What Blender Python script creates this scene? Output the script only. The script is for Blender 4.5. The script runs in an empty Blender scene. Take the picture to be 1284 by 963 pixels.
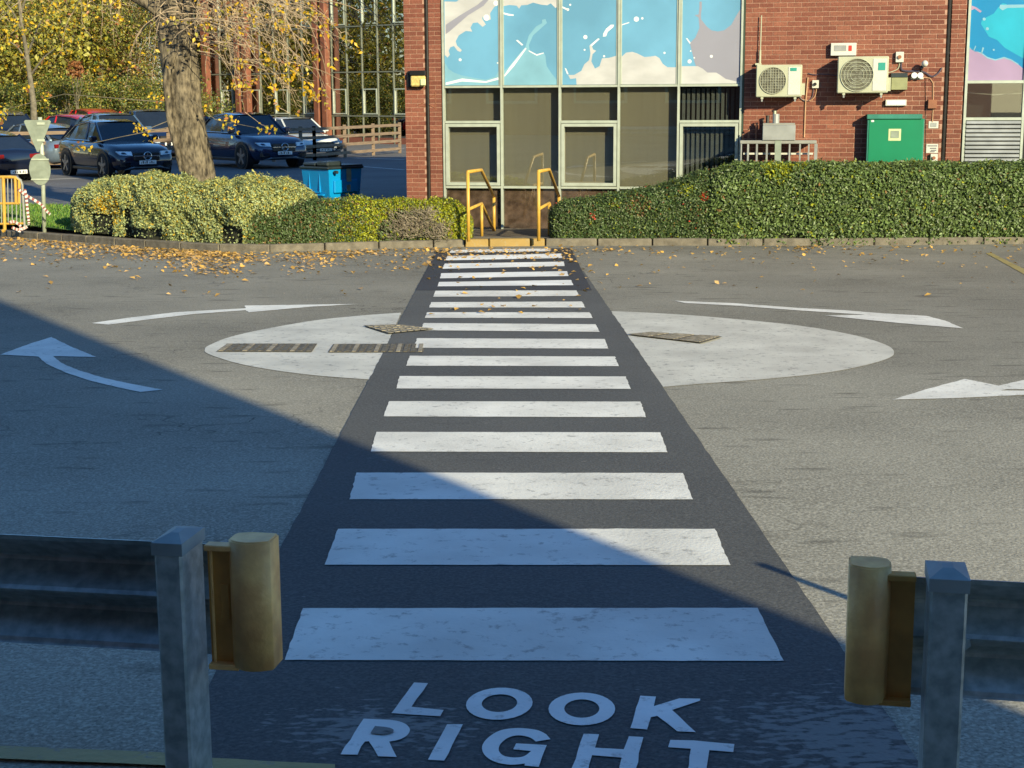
import bpy, bmesh, math, random
import numpy as np
from mathutils import Vector, Matrix
R = math.radians
scene = bpy.context.scene
COL = scene.collection
random.seed(7); rng = np.random.default_rng(11)

# ------------------------------------------------------------------ camera
F = 1929.0; PW, PH = 1284.0, 963.0
PITCH = math.atan((481.5-116)/F); ROLL = 0.006
CAM = Vector((0, 0, 1.6))
fw = Vector((0, math.cos(PITCH), -math.sin(PITCH)))
r0 = Vector((1, 0, 0)); u0 = r0.cross(fw)
rt = (r0*math.cos(ROLL) - u0*math.sin(ROLL)).normalized()
up = rt.cross(fw).normalized()
cd = bpy.data.cameras.new('camera'); cam = bpy.data.objects.new('camera', cd); COL.objects.link(cam)
cam.matrix_world = Matrix((( rt.x, up.x, -fw.x, CAM.x), (rt.y, up.y, -fw.y, CAM.y), (rt.z, up.z, -fw.z, CAM.z), (0, 0, 0, 1)))
cd.sensor_width = 36; cd.lens = F/PW*36; cd.clip_end = 2000; cd.clip_start = .05
scene.camera = cam

def gz(x, y):                                   # height of the tarmac: falls gently away, then level
    if y < -3: return .089
    if y < 25: return -.0297*y
    if y < 29:
        t = (y-25)/4; return -.7425 - .0875*(t*(2-t))
    return -.83
def ray(px, py): return fw*F + rt*(px-PW/2) + up*(PH/2-py)
def G(px, py, dz=0.0):
    d = ray(px, py)
    t = (CAM.z-dz)/(-.0297*d.y - d.z) if (-.0297*d.y - d.z) > 0 else 1e9
    p = CAM + d*t
    if p.y > 25:
        for _ in range(30):
            t = (CAM.z - gz(0, p.y) - dz)/(-d.z); q = CAM + d*t
            p = CAM + d*((t + (p.y/d.y))/2)
    return Vector((p.x, p.y, gz(p.x, p.y)+dz))
def D(px, py, Y):
    d = ray(px, py); return CAM + d*(Y/d.y)

# ------------------------------------------------------------------ light
e1 = G(0, 376); e2 = G(1045, 797)
sh = Vector((e1.x-e2.x, e1.y-e2.y)).normalized()          # direction in which shadows fall
EL = R(21)
sd = Vector((sh.x*math.cos(EL), sh.y*math.cos(EL), -math.sin(EL)))
sl = bpy.data.lights.new('sun', 'SUN'); so = bpy.data.objects.new('sun', sl); COL.objects.link(so)
so.rotation_euler = sd.to_track_quat('-Z', 'Y').to_euler(); so.location = (10, -20, 20)
sl.energy = 5.0; sl.angle = R(.55); sl.color = (1, .88, .55)
w = bpy.data.worlds.new("World"); scene.world = w; w.use_nodes = True
nt = w.node_tree; bg = nt.nodes['Background']
sky = nt.nodes.new('ShaderNodeTexSky'); sky.sky_type = 'NISHITA'; sky.sun_disc = False
sky.sun_elevation = EL; sky.sun_rotation = math.atan2(-sh.x, -sh.y)
sky.air_density = 1.0; sky.dust_density = .0; sky.ozone_density = 3.5
hs_ = nt.nodes.new('ShaderNodeHueSaturation'); hs_.inputs['Saturation'].default_value = 1.16
nt.links.new(sky.outputs[0], hs_.inputs['Color']); nt.links.new(hs_.outputs[0], bg.inputs[0]); bg.inputs[1].default_value = .135
scene.view_settings.view_transform = 'Standard'; scene.view_settings.look = 'None'
scene.view_settings.exposure = .75; scene.view_settings.gamma = 1
scene.render.engine = 'CYCLES'
scene.render.resolution_x = 1024; scene.render.resolution_y = 768

# ------------------------------------------------------------------ materials
def newmat(name):
    m = bpy.data.materials.new(name); m.use_nodes = True
    return m, m.node_tree, m.node_tree.nodes['Principled BSDF']
def mat(name, c, rough=.6, metal=0.0, var=.12, scale=6.0, bump=0.0, bscale=60.0, c2=None, coat=0, spec=None, stretch=None):
    m, t, b = newmat(name); N = t.nodes; L = t.links
    b.inputs['Roughness'].default_value = rough; b.inputs['Metallic'].default_value = metal
    if spec is not None: b.inputs['Specular IOR Level'].default_value = spec
    if coat: b.inputs['Coat Weight'].default_value = coat; b.inputs['Coat Roughness'].default_value = .04
    tc = N.new('ShaderNodeNewGeometry'); vec = tc.outputs['Position']
    if stretch:
        mp = N.new('ShaderNodeMapping'); mp.inputs['Scale'].default_value = stretch; L.new(vec, mp.inputs[0]); vec = mp.outputs[0]
    n = N.new('ShaderNodeTexNoise'); n.inputs['Scale'].default_value = scale; n.inputs['Detail'].default_value = 5
    L.new(vec, n.inputs['Vector'])
    mx = N.new('ShaderNodeMix'); mx.data_type = 'RGBA'
    a = [max(0, v*(1-var)) for v in c]; d = [min(1, v*(1+var)) for v in (c2 or c)]
    mx.inputs[6].default_value = (*a, 1); mx.inputs[7].default_value = (*d, 1)
    rp = N.new('ShaderNodeMapRange'); rp.inputs[1].default_value = .35; rp.inputs[2].default_value = .65
    L.new(n.outputs[0], rp.inputs[0]); L.new(rp.outputs[0], mx.inputs[0]); L.new(mx.outputs[2], b.inputs['Base Color'])
    if bump:
        n2 = N.new('ShaderNodeTexNoise'); n2.inputs['Scale'].default_value = bscale; n2.inputs['Detail'].default_value = 4
        L.new(vec, n2.inputs['Vector'])
        bp = N.new('ShaderNodeBump'); bp.inputs['Strength'].default_value = bump; bp.inputs['Distance'].default_value = .02
        L.new(n2.outputs[0], bp.inputs['Height']); L.new(bp.outputs[0], b.inputs['Normal'])
    return m
def leafmat(name, c, var=.35, trans=.35):
    m, t, b = newmat(name); N = t.nodes; L = t.links
    g = N.new('ShaderNodeNewGeometry'); n = N.new('ShaderNodeTexNoise'); n.inputs['Scale'].default_value = 9; L.new(g.outputs['Position'], n.inputs['Vector'])
    wn = N.new('ShaderNodeMath'); wn.operation = 'ADD'; L.new(n.outputs[0], wn.inputs[0])
    ms = N.new('ShaderNodeMath'); ms.operation = 'MULTIPLY_ADD'; L.new(g.outputs['Random Per Island'], ms.inputs[0]); ms.inputs[1].default_value = 1.0; ms.inputs[2].default_value = -.5
    L.new(ms.outputs[0], wn.inputs[1])
    mx = N.new('ShaderNodeMix'); mx.data_type = 'RGBA'
    mx.inputs[6].default_value = (*[v*(1-var) for v in c], 1); mx.inputs[7].default_value = (*[min(1, v*(1+var)) for v in c], 1)
    L.new(wn.outputs[0], mx.inputs[0]); L.new(mx.outputs[2], b.inputs['Base Color'])
    b.inputs['Roughness'].default_value = .45
    tr = N.new('ShaderNodeBsdfTranslucent'); L.new(mx.outputs[2], tr.inputs[0])
    ms2 = N.new('ShaderNodeMixShader'); ms2.inputs[0].default_value = trans
    L.new(b.outputs[0], ms2.inputs[1]); L.new(tr.outputs[0], ms2.inputs[2]); L.new(ms2.outputs[0], N['Material Output'].inputs[0])
    return m
def tarmac(name, dark, light, patch=.5, speck=.5, worn=None, near=False):
    """aggregate speckle + broad patches + fine tar cracks"""
    m, t, b = newmat(name); N = t.nodes; L = t.links
    b.inputs['Roughness'].default_value = .85; b.inputs['Specular IOR Level'].default_value = .3
    g = N.new('ShaderNodeNewGeometry'); P = g.outputs['Position']
    def noise(s, det=4, st=None):
        v = P
        if st:
            mp = N.new('ShaderNodeMapping'); mp.inputs['Scale'].default_value = st; L.new(P, mp.inputs[0]); v = mp.outputs[0]
        n = N.new('ShaderNodeTexNoise'); n.inputs['Scale'].default_value = s; n.inputs['Detail'].default_value = det; L.new(v, n.inputs['Vector']); return n.outputs[0]
    def mr(o, a, c, lo=0, hi=1):
        q = N.new('ShaderNodeMapRange'); q.inputs[1].default_value = a; q.inputs[2].default_value = c; q.inputs[3].default_value = lo; q.inputs[4].default_value = hi; L.new(o, q.inputs[0]); return q.outputs[0]
    def mixc(f, a, c):
        x = N.new('ShaderNodeMix'); x.data_type = 'RGBA'
        for k, v in ((6, a), (7, c)):
            if isinstance(v, tuple): x.inputs[k].default_value = (*v, 1)
            else: L.new(v, x.inputs[k])
        if isinstance(f, float): x.inputs[0].default_value = f
        else: L.new(f, x.inputs[0])
        return x.outputs[2]
    c = mixc(mr(noise(.55, 5), .3, .7), dark, light)
    sp = mr(noise(70, 2), .42, .68)
    pale = tuple(min(1, v*1.7+.02) for v in light); blk = tuple(v*.35 for v in dark)
    spm = N.new('ShaderNodeMath'); spm.operation = 'MULTIPLY'; spm.inputs[1].default_value = speck; L.new(sp, spm.inputs[0])
    c = mixc(spm.outputs[0], c, pale)
    sp2 = mr(noise(95, 2, (1.1, 1, 1)), .56, .66); spn = N.new('ShaderNodeMath'); spn.operation = 'MULTIPLY'; spn.inputs[1].default_value = speck; L.new(sp2, spn.inputs[0])
    c = mixc(spn.outputs[0], c, blk)
    st = mr(noise(5, 6, (.45, 1.6, 1)), .60, .70); stm = N.new('ShaderNodeMath'); stm.operation = 'MULTIPLY'; stm.inputs[1].default_value = patch; L.new(st, stm.inputs[0])
    c = mixc(stm.outputs[0], c, tuple(v*.5 for v in dark))
    # crazed cracks
    vo = N.new('ShaderNodeTexVoronoi'); vo.feature = 'DISTANCE_TO_EDGE'; vo.inputs['Scale'].default_value = 1.1
    ds = N.new('ShaderNodeVectorMath'); ds.operation = 'MULTIPLY_ADD'
    nn = N.new('ShaderNodeTexNoise'); nn.inputs['Scale'].default_value = 3; L.new(P, nn.inputs['Vector']); L.new(nn.outputs['Color'], ds.inputs[0]); ds.inputs[1].default_value = (.6, .6, .6); L.new(P, ds.inputs[2]); L.new(ds.outputs[0], vo.inputs['Vector'])
    ck = mr(vo.outputs['Distance'], 0, .012, 1, 0); gate = mr(noise(.45, 2), .5, .62)
    cm = N.new('ShaderNodeMath'); cm.operation = 'MULTIPLY'; L.new(ck, cm.inputs[0]); L.new(gate, cm.inputs[1])
    cm2 = N.new('ShaderNodeMath'); cm2.operation = 'MULTIPLY'; cm2.inputs[1].default_value = .85 if patch > .3 else .15; L.new(cm.outputs[0], cm2.inputs[0])
    c = mixc(cm2.outputs[0], c, tuple(v*.3 for v in dark))
    if near:                                        # coarser, paler old surfacing on the viewer's side of the roundabout
        sx = N.new('ShaderNodeSeparateXYZ'); L.new(P, sx.inputs[0]); k = N.new('ShaderNodeMath'); k.operation = 'MULTIPLY_ADD'; L.new(noise(.3, 4), k.inputs[0]); k.inputs[1].default_value = 7.0; L.new(sx.outputs[1], k.inputs[2])
        sc = N.new('ShaderNodeVectorMath'); sc.operation = 'SCALE'; L.new(c, sc.inputs[0]); L.new(mr(k.outputs[0], 9.5, 16, 1.45, 1.0), sc.inputs['Scale']); c = sc.outputs[0]
    if worn:
        for (cx, cy, rx, ry) in worn:
            mp = N.new('ShaderNodeMapping'); mp.vector_type = 'POINT'
            mp.inputs['Location'].default_value = (-cx/rx, -cy/ry, 0); mp.inputs['Scale'].default_value = (1/rx, 1/ry, 0)
            L.new(P, mp.inputs[0]); ln = N.new('ShaderNodeVectorMath'); ln.operation = 'LENGTH'; L.new(mp.outputs[0], ln.inputs[0])
            k = mr(ln.outputs['Value'], .1, 1.0, .34, 0)
            ad = N.new('ShaderNodeMath'); ad.operation = 'ADD'; L.new(k, ad.inputs[0]); L.new(noise(26, 12, (.7, 1.5, 1)), ad.inputs[1])
            c = mixc(mr(ad.outputs[0], .70, .80, 0, .75), c, (.24, .24, .235))
    L.new(c, b.inputs['Base Color'])
    bp = N.new('ShaderNodeBump'); bp.inputs['Strength'].default_value = .5; bp.inputs['Distance'].default_value = .006
    L.new(noise(75, 3), bp.inputs['Height']); L.new(bp.outputs[0], b.inputs['Normal'])
    return m
def paint(name, c, wear=.6, under=(.16, .16, .155)):
    m, t, b = newmat(name); N = t.nodes; L = t.links
    b.inputs['Roughness'].default_value = .6
    g = N.new('ShaderNodeNewGeometry'); P = g.outputs['Position']
    n1 = N.new('ShaderNodeTexNoise'); n1.inputs['Scale'].default_value = 17; n1.inputs['Detail'].default_value = 8; n1.inputs['Roughness'].default_value = .7; L.new(P, n1.inputs['Vector'])
    q = N.new('ShaderNodeMapRange'); q.inputs[1].default_value = .56; q.inputs[2].default_value = .66; q.inputs[4].default_value = wear; L.new(n1.outputs[0], q.inputs[0])
    n2 = N.new('ShaderNodeTexNoise'); n2.inputs['Scale'].default_value = 2.5; n2.inputs['Detail'].default_value = 6; L.new(P, n2.inputs['Vector'])
    q2 = N.new('ShaderNodeMapRange'); q2.inputs[1].default_value = .3; q2.inputs[2].default_value = .7; q2.inputs[3].default_value = .76; q2.inputs[4].default_value = 1.05; L.new(n2.outputs[0], q2.inputs[0])
    mu = N.new('ShaderNodeVectorMath'); mu.operation = 'SCALE'; mu.inputs[0].default_value = c; L.new(q2.outputs[0], mu.inputs['Scale'])
    mx = N.new('ShaderNodeMix'); mx.data_type = 'RGBA'; L.new(q.outputs[0], mx.inputs[0]); L.new(mu.outputs[0], mx.inputs[6]); mx.inputs[7].default_value = (*under, 1)
    L.new(mx.outputs[2], b.inputs['Base Color'])
    n3 = N.new('ShaderNodeTexNoise'); n3.inputs['Scale'].default_value = 60; L.new(P, n3.inputs['Vector'])
    bp = N.new('ShaderNodeBump'); bp.inputs['Strength'].default_value = .5; bp.inputs['Distance'].default_value = .005; L.new(n3.outputs[0], bp.inputs['Height']); L.new(bp.outputs[0], b.inputs['Normal'])
    return m
def glassmat(name, refl, tint=(.8, .8, .8), ior=1.5, wob=0.0):
    m, t, b = newmat(name); N = t.nodes; L = t.links
    N.remove(b); tr = N.new('ShaderNodeBsdfTransparent'); tr.inputs[0].default_value = (*tint, 1)
    gl = N.new('ShaderNodeBsdfGlossy'); gl.inputs['Roughness'].default_value = .01
    fr = N.new('ShaderNodeLayerWeight'); fr.inputs[0].default_value = .5; pw = N.new('ShaderNodeMath'); pw.operation = 'POWER'; pw.inputs[1].default_value = 4; L.new(fr.outputs['Facing'], pw.inputs[0])
    ad = N.new('ShaderNodeMath'); ad.operation = 'ADD'; ad.inputs[1].default_value = refl; ad.use_clamp = True; L.new(pw.outputs[0], ad.inputs[0])
    mx = N.new('ShaderNodeMixShader'); L.new(ad.outputs[0], mx.inputs[0]); L.new(tr.outputs[0], mx.inputs[1]); L.new(gl.outputs[0], mx.inputs[2])
    L.new(mx.outputs[0], N['Material Output'].inputs[0])
    if wob:
        g = N.new('ShaderNodeNewGeometry'); n = N.new('ShaderNodeTexNoise'); n.inputs['Scale'].default_value = 1.2; L.new(g.outputs['Position'], n.inputs['Vector'])
        bp = N.new('ShaderNodeBump'); bp.inputs['Strength'].default_value = wob; bp.inputs['Distance'].default_value = .02; L.new(n.outputs[0], bp.inputs['Height']); L.new(bp.outputs[0], gl.inputs['Normal'])
    return m
def brickmat(name, c1, c2):
    m, t, b = newmat(name); N = t.nodes; L = t.links; b.inputs['Roughness'].default_value = .85
    g = N.new('ShaderNodeNewGeometry'); oi = N.new('ShaderNodeObjectInfo')
    wn = N.new('ShaderNodeMath'); wn.operation = 'ADD'; L.new(g.outputs['Random Per Island'], wn.inputs[0]); L.new(oi.outputs['Random'], wn.inputs[1])
    fr = N.new('ShaderNodeMath'); fr.operation = 'FRACT'; L.new(wn.outputs[0], fr.inputs[0])
    mx = N.new('ShaderNodeMix'); mx.data_type = 'RGBA'; L.new(fr.outputs[0], mx.inputs[0]); mx.inputs[6].default_value = (*c1, 1); mx.inputs[7].default_value = (*c2, 1)
    n = N.new('ShaderNodeTexNoise'); n.inputs['Scale'].default_value = 40; n.inputs['Detail'].default_value = 6; L.new(g.outputs['Position'], n.inputs['Vector'])
    q = N.new('ShaderNodeMapRange'); q.inputs[1].default_value = .3; q.inputs[2].default_value = .7; q.inputs[3].default_value = .75; q.inputs[4].default_value = 1.2; L.new(n.outputs[0], q.inputs[0])
    n2 = N.new('ShaderNodeTexNoise'); n2.inputs['Scale'].default_value = 1.3; n2.inputs['Detail'].default_value = 5; L.new(g.outputs['Position'], n2.inputs['Vector'])
    q2 = N.new('ShaderNodeMapRange'); q2.inputs[1].default_value = .35; q2.inputs[2].default_value = .65; q2.inputs[3].default_value = .85; q2.inputs[4].default_value = 1.12; L.new(n2.outputs[0], q2.inputs[0])
    mm = N.new('ShaderNodeMath'); mm.operation = 'MULTIPLY'; L.new(q.outputs[0], mm.inputs[0]); L.new(q2.outputs[0], mm.inputs[1])
    sc = N.new('ShaderNodeVectorMath'); sc.operation = 'SCALE'; L.new(mx.outputs[2], sc.inputs[0]); L.new(mm.outputs[0], sc.inputs['Scale']); L.new(sc.outputs[0], b.inputs['Base Color'])
    bp = N.new('ShaderNodeBump'); bp.inputs['Strength'].default_value = .4; bp.inputs['Distance'].default_value = .004; L.new(n.outputs[0], bp.inputs['Height']); L.new(bp.outputs[0], b.inputs['Normal'])
    return m

pA = G(1060, 925); pB = G(560, 880)
M = dict(
 road=tarmac('road_tarmac', (.132, .125, .103), (.232, .220, .183), .6, .5, near=True),
 strip=tarmac('crossing_tarmac', (.060, .063, .066), (.090, .093, .094), .12, .35, worn=[(pA.x, pA.y, .6, .6), (G(470, 915).x, G(470, 915).y, .45, .3)]),
 strip_new=tarmac('fresh_tarmac', (.030, .033, .042), (.040, .043, .054), .1, .12),
 white=paint('road_paint', (.78, .77, .72), .6), white_new=paint('fresh_road_paint', (.86, .86, .85), .15),
 disc=paint('worn_road_paint', (.60, .59, .53), .8), yellowline=paint('yellow_line_paint', (.36, .29, .10), .8),
 letter=paint('letter_paint', (.80, .82, .82), .45, (.1, .1, .1)),
 iron=mat('rusty_iron', (.13, .115, .085), .7, .3, .4, 30, .6, 40), cobble=mat('stone_sett', (.25, .22, .17), .9, 0, .35, 25, .4),
 kerb=mat('kerb_concrete', (.15, .13, .10), .9, 0, .25, 9, .5, 80), kerby=paint('kerb_yellow_paint', (.34, .22, .06), .6, (.3, .25, .15)),
 soil=mat('bare_soil', (.07, .05, .03), 1, 0, .4, 12, .8, 40), grass=mat('grass_turf', (.06, .13, .015), 1, 0, .4, 6, .9, 90),
 carpark=tarmac('car_park_tarmac', (.10, .095, .10), (.15, .145, .145), .5, .3),
 mortar=mat('mortar', (.38, .225, .165), .95, 0, .15, 20, .3), brick=brickmat('red_brick', (.155, .045, .028), (.22, .078, .048)),
 wallbig=mat('distant_brick', (.17, .055, .035), .9, 0, .15, 20), concrete=mat('roof_slab', (.3, .3, .3), .9),
 frame=mat('pale_green_aluminium', (.44, .48, .41), .4, .25, .08, 8), framedark=mat('dark_green_gasket', (.03, .05, .035), .5),
 glaze=glassmat('window_glass', .14, (.86, .88, .86)), glazedark=glassmat('film_glass', .06, (.85, .85, .85)),
 wingglass=glassmat('bronze_glass', .5, (.3, .3, .28), wob=.06),
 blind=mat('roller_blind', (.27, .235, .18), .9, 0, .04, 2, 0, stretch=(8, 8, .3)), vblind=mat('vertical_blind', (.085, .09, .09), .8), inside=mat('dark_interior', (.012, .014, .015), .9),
 brownpanel=mat('brown_glazed_panel', (.17, .115, .085), .12, 0, .4, 8, spec=.8),
 pblue=mat('poster_sky_blue', (.12, .30, .46), .4, 0, .13, .9), pcream=mat('poster_cream', (.45, .45, .46), .4, 0, .10, 2.2, stretch=(1, 1, 2)), pwhite=mat('poster_white', (.66, .68, .70), .4, 0, .03),
 ppale=mat('poster_pale_blue', (.18, .37, .48), .4, 0, .12, 1.6), plav=mat('poster_lavender', (.25, .25, .31), .4, 0, .05, 1), pdeep=mat('poster_deep_blue', (.0, .19, .42), .4, 0, .06, 1),
 pcyan=mat('poster_cyan', (.01, .33, .48), .4, 0, .08, 2), ppink=mat('poster_pink', (.31, .22, .36), .4, 0, .07, 2),
 black=mat('black_plastic', (.012, .012, .013), .4), pipeb=mat('dark_downpipe', (.02, .017, .015), .35),
 cream=mat('cream_painted_steel', (.40, .41, .30), .45, 0, .06, 4), white2=mat('white_plastic', (.52, .52, .48), .4, 0, .05, 5), grey=mat('grey_steel', (.30, .30, .27), .5, .3, .1, 8),
 ductgrey=mat('galvanised_duct', (.34, .35, .34), .4, .3, .15, 4), gridm=mat('fan_grille_wire', (.33, .33, .25), .5), fanin=mat('fan_recess', (.09, .085, .06), .7),
 green=mat('green_cabinet_paint', (.0, .19, .085), .45, 0, .05, 3), greentop=mat('green_cabinet_top', (.03, .19, .14), .45), label=mat('cream_label', (.55, .62, .35), .5), teal=mat('teal_label', (.03, .25, .2), .4),
 olive=mat('olive_meter_box', (.24, .25, .13), .5), brownbox=mat('brown_box_paint', (.26, .10, .05), .6), redmark=mat('red_mark', (.5, .03, .02), .5), cable=mat('purple_grey_cable', (.07, .06, .09), .5), conduit=mat('tan_conduit', (.45, .27, .16), .6),
 yellow=mat('yellow_rail_paint', (.50, .29, .045), .45, 0, .12, 10), amber=mat('lamp_lens', (.58, .44, .16), .35, 0, .2, 30),
 buff=mat('yellow_buffer_plastic', (.95, .50, .17), .5, 0, .2, 16, .15, 50), buffdark=mat('ochre_buffer_plate', (.62, .32, .07), .6, 0, .18, 12),
 galv=mat('galvanised_steel', (.30, .36, .36), .36, .35, .15, 30, .05, 60, c2=(.38, .43, .43)), galvcap=mat('post_cap_grey', (.24, .29, .30), .6, .0, .1, 12),
 bark=mat('furrowed_bark', (.062, .049, .034), .95, 0, .5, 7, 1.0, 16, c2=(.14, .115, .08), stretch=(2.2, 2.2, .9)), bark2=mat('pale_bark', (.15, .13, .095), .95, 0, .3, 6, .6, 20),
 twig=mat('bare_twig', (.34, .26, .18), .9, 0, .3, 20), deadtwig=mat('grey_dead_twig', (.20, .165, .12), .9, 0, .4, 15),
 l_var=leafmat('variegated_leaf', (.34, .40, .19), .4), l_vary=leafmat('variegated_yellow_leaf', (.46, .44, .13), .35), l_grn=leafmat('hedge_green_leaf', (.095, .135, .045), .45, .25), l_dk=leafmat('dark_hedge_leaf', (.05, .095, .025), .5, .2),
 l_lau=leafmat('glossy_laurel_leaf', (.14, .205, .06), .4, .3), l_yel=leafmat('lime_yellow_leaf', (.36, .38, .02), .35, .4), l_red=leafmat('red_leaf', (.42, .04, .02), .4), l_brn=leafmat('brown_leaf', (.24, .13, .05), .4),
 l_gold=leafmat('golden_leaf', (.66, .42, .02), .3, .4), l_oliv=leafmat('olive_tree_leaf', (.24, .225, .06), .5, .4), l_lime=leafmat('autumn_lime_leaf', (.40, .37, .06), .4, .45), l_tree=leafmat('tree_green_leaf', (.10, .14, .03), .5, .35), l_rust=leafmat('rust_leaf', (.34, .14, .05), .4, .4),
 core=mat('inner_shade_dark', (.02, .022, .012), 1, 0, .4, 12),  # near-black standing in for the shade behind the leaves
 litter=leafmat('fallen_gold_leaf', (.50, .30, .07), .4, .1), litter2=leafmat('fallen_tan_leaf', (.45, .29, .12), .4, .1),
 wood=mat('weathered_timber', (.20, .14, .095), .85, 0, .25, 5, .3, 30, stretch=(.5, .5, 6)), signback=mat('aluminium_sign_back', (.27, .31, .25), .5, .3, .12, 10), pole=mat('painted_pole', (.42, .46, .37), .5, .1, .1, 8),
 binblue=mat('blue_bin_plastic', (.0, .23, .56), .4, 0, .05, 4), binlid=mat('dark_bin_lid', (.02, .03, .035), .45), tapew=mat('white_tape', (.75, .72, .66), .5), taper=mat('red_tape', (.34, .12, .11), .5),
 colred=mat('dark_red_column_paint', (.19, .065, .035), .6, 0, .2, 3), wingframe=mat('grey_green_mullion', (.17, .18, .14), .5, .1), olivedk=mat('dull_fan_blade', (.14, .14, .11), .7), tyre=mat('tyre_rubber', (.018, .018, .018), .8), rim=mat('alloy_rim', (.35, .35, .36), .3, .8), cglass=mat('car_window', (.015, .02, .028), .06, 0, .1, 3, spec=.9), chrome=mat('chrome_trim', (.6, .6, .6), .15, 1), lamp=mat('headlamp_lens', (.62, .66, .68), .1, .3), tail=mat('tail_lamp', (.16, .005, .005), .2), plate=mat('number_plate', (.72, .72, .70), .5), trimblk=mat('black_car_trim', (.014, .014, .015), .35),
 c_navy=mat('navy_car_paint', (.010, .022, .065), .22, .2, .05, 2, coat=1), c_black=mat('black_car_paint', (.008, .012, .03), .2, .2, .05, 2, coat=1), c_red=mat('red_car_paint', (.50, .01, .008), .25, 0, .05, 2, coat=1), c_white=mat('white_car_paint', (.62, .64, .62), .25, 0, .05, 2, coat=1),
 c_blue=mat('steel_blue_car_paint', (.09, .17, .27), .25, .3, .05, 2, coat=1), c_silver=mat('silver_blue_car_paint', (.20, .26, .33), .25, .5, .05, 2, coat=1),
)
# ------------------------------------------------------------------ mesh helpers
class MB:
    def __init__(s): s.v = []; s.f = []; s.m = []; s.smooth = False
    def add(s, vs, fs, mi=0):
        b = len(s.v); s.v += [Vector(p) for p in vs]; s.f += [[i+b for i in f] for f in fs]; s.m += [mi]*len(fs); return s
    def box(s, x0, x1, y0, y1, z0, z1, mi=0, mtx=None, ch=0.0):
        x0, x1 = min(x0, x1), max(x0, x1); y0, y1 = min(y0, y1), max(y0, y1); z0, z1 = min(z0, z1), max(z0, z1)
        if ch:
            bm = bmesh.new(); bmesh.ops.create_cube(bm, size=1)
            for v in bm.verts: v.co = Vector(((x0+x1)/2+v.co.x*(x1-x0), (y0+y1)/2+v.co.y*(y1-y0), (z0+z1)/2+v.co.z*(z1-z0)))
            bmesh.ops.bevel(bm, geom=bm.edges[:], offset=ch, segments=1, affect='EDGES'); bm.verts.index_update()
            vs = [v.co.copy() for v in bm.verts]; fs = [[v.index for v in f.verts] for f in bm.faces]; bm.free()
        else:
            vs = [Vector(p) for p in ((x0,y0,z0),(x1,y0,z0),(x1,y1,z0),(x0,y1,z0),(x0,y0,z1),(x1,y0,z1),(x1,y1,z1),(x0,y1,z1))]
            fs = [(0,3,2,1),(4,5,6,7),(0,1,5,4),(1,2,6,5),(2,3,7,6),(3,0,4,7)]
        if mtx: vs = [mtx @ v for v in vs]
        return s.add(vs, fs, mi)
    def tube(s, pts, rad, n=6, mi=0, cap=True):
        pts = [Vector(p) for p in pts]
        if not hasattr(rad, '__len__'): rad = [rad]*len(pts)
        b = len(s.v); prev = None
        for i, p in enumerate(pts):
            d = (pts[min(i+1, len(pts)-1)]-pts[max(i-1, 0)]).normalized()
            a = prev if prev is not None else (Vector((0, 0, 1)) if abs(d.z) < .9 else Vector((1, 0, 0)))
            a = (a - d*a.dot(d)); a = a.normalized() if a.length > 1e-6 else d.orthogonal().normalized()
            prev = a; c = d.cross(a)
            for k in range(n):
                t = 2*math.pi*k/n; s.v.append(p + (a*math.cos(t)+c*math.sin(t))*rad[i])
        for i in range(len(pts)-1):
            for k in range(n):
                s.f.append([b+i*n+k, b+i*n+(k+1) % n, b+(i+1)*n+(k+1) % n, b+(i+1)*n+k]); s.m.append(mi)
        if cap:
            s.f.append([b+k for k in range(n)][::-1]); s.m.append(mi)
            e = b+(len(pts)-1)*n; s.f.append([e+k for k in range(n)]); s.m.append(mi)
        return s
    def prism(s, poly, ext, mi=0):                         # planar polygon extruded along ext
        poly = [Vector(p) for p in poly]; ext = Vector(ext); n = len(poly)
        return s.add(poly+[p+ext for p in poly], [list(range(n))[::-1], list(range(n, 2*n))]+[[i, (i+1) % n, n+(i+1) % n, n+i] for i in range(n)], mi)
    def disc(s, c, ax, r, n=16, th=.01, mi=0):
        c = Vector(c); ax = Vector(ax).normalized(); a = ax.orthogonal().normalized(); b = ax.cross(a)
        return s.prism([c+(a*math.cos(2*math.pi*k/n)+b*math.sin(2*math.pi*k/n))*r for k in range(n)], ax*th, mi)
    def build(s, name, mats, parent=None, world=False, smooth=None):
        me = bpy.data.meshes.new(name)
        vs = s.v
        if world and parent is not None:
            inv = basis(parent).inverted(); vs = [inv @ v for v in vs]
        me.from_pydata([tuple(v) for v in vs], [], s.f)
        if not isinstance(mats, (list, tuple)): mats = [mats]
        for m in mats: me.materials.append(m)
        me.polygons.foreach_set('material_index', s.m)
        if smooth if smooth is not None else s.smooth: me.polygons.foreach_set('use_smooth', [True]*len(me.polygons))
        me.update()
        o = bpy.data.objects.new(name, me); COL.objects.link(o)
        if parent is not None: o.parent = parent
        return o
def basis(o):
    return Matrix.Translation(o.location) @ Matrix.Rotation(o.rotation_euler.z, 4, 'Z')
def tag(o, label=None, cat=None, group=None, kind=None):
    if label: o['label'] = label
    if cat: o['category'] = cat
    if group: o['group'] = group
    if kind: o['kind'] = kind
    return o
def thing(name, label, cat, loc=(0, 0, 0), rz=0, group=None, kind=None):
    o = bpy.data.objects.new(name, None); COL.objects.link(o); o.location = loc; o.rotation_euler = (0, 0, rz); o.empty_display_size = .1
    return tag(o, label, cat, group, kind)
def copy_tree(o, parent=None):
    c = o.copy(); COL.objects.link(c); c.parent = parent
    for ch in list(o.children): copy_tree(ch, c)
    return c
def rnd(a, b): return random.uniform(a, b)
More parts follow.
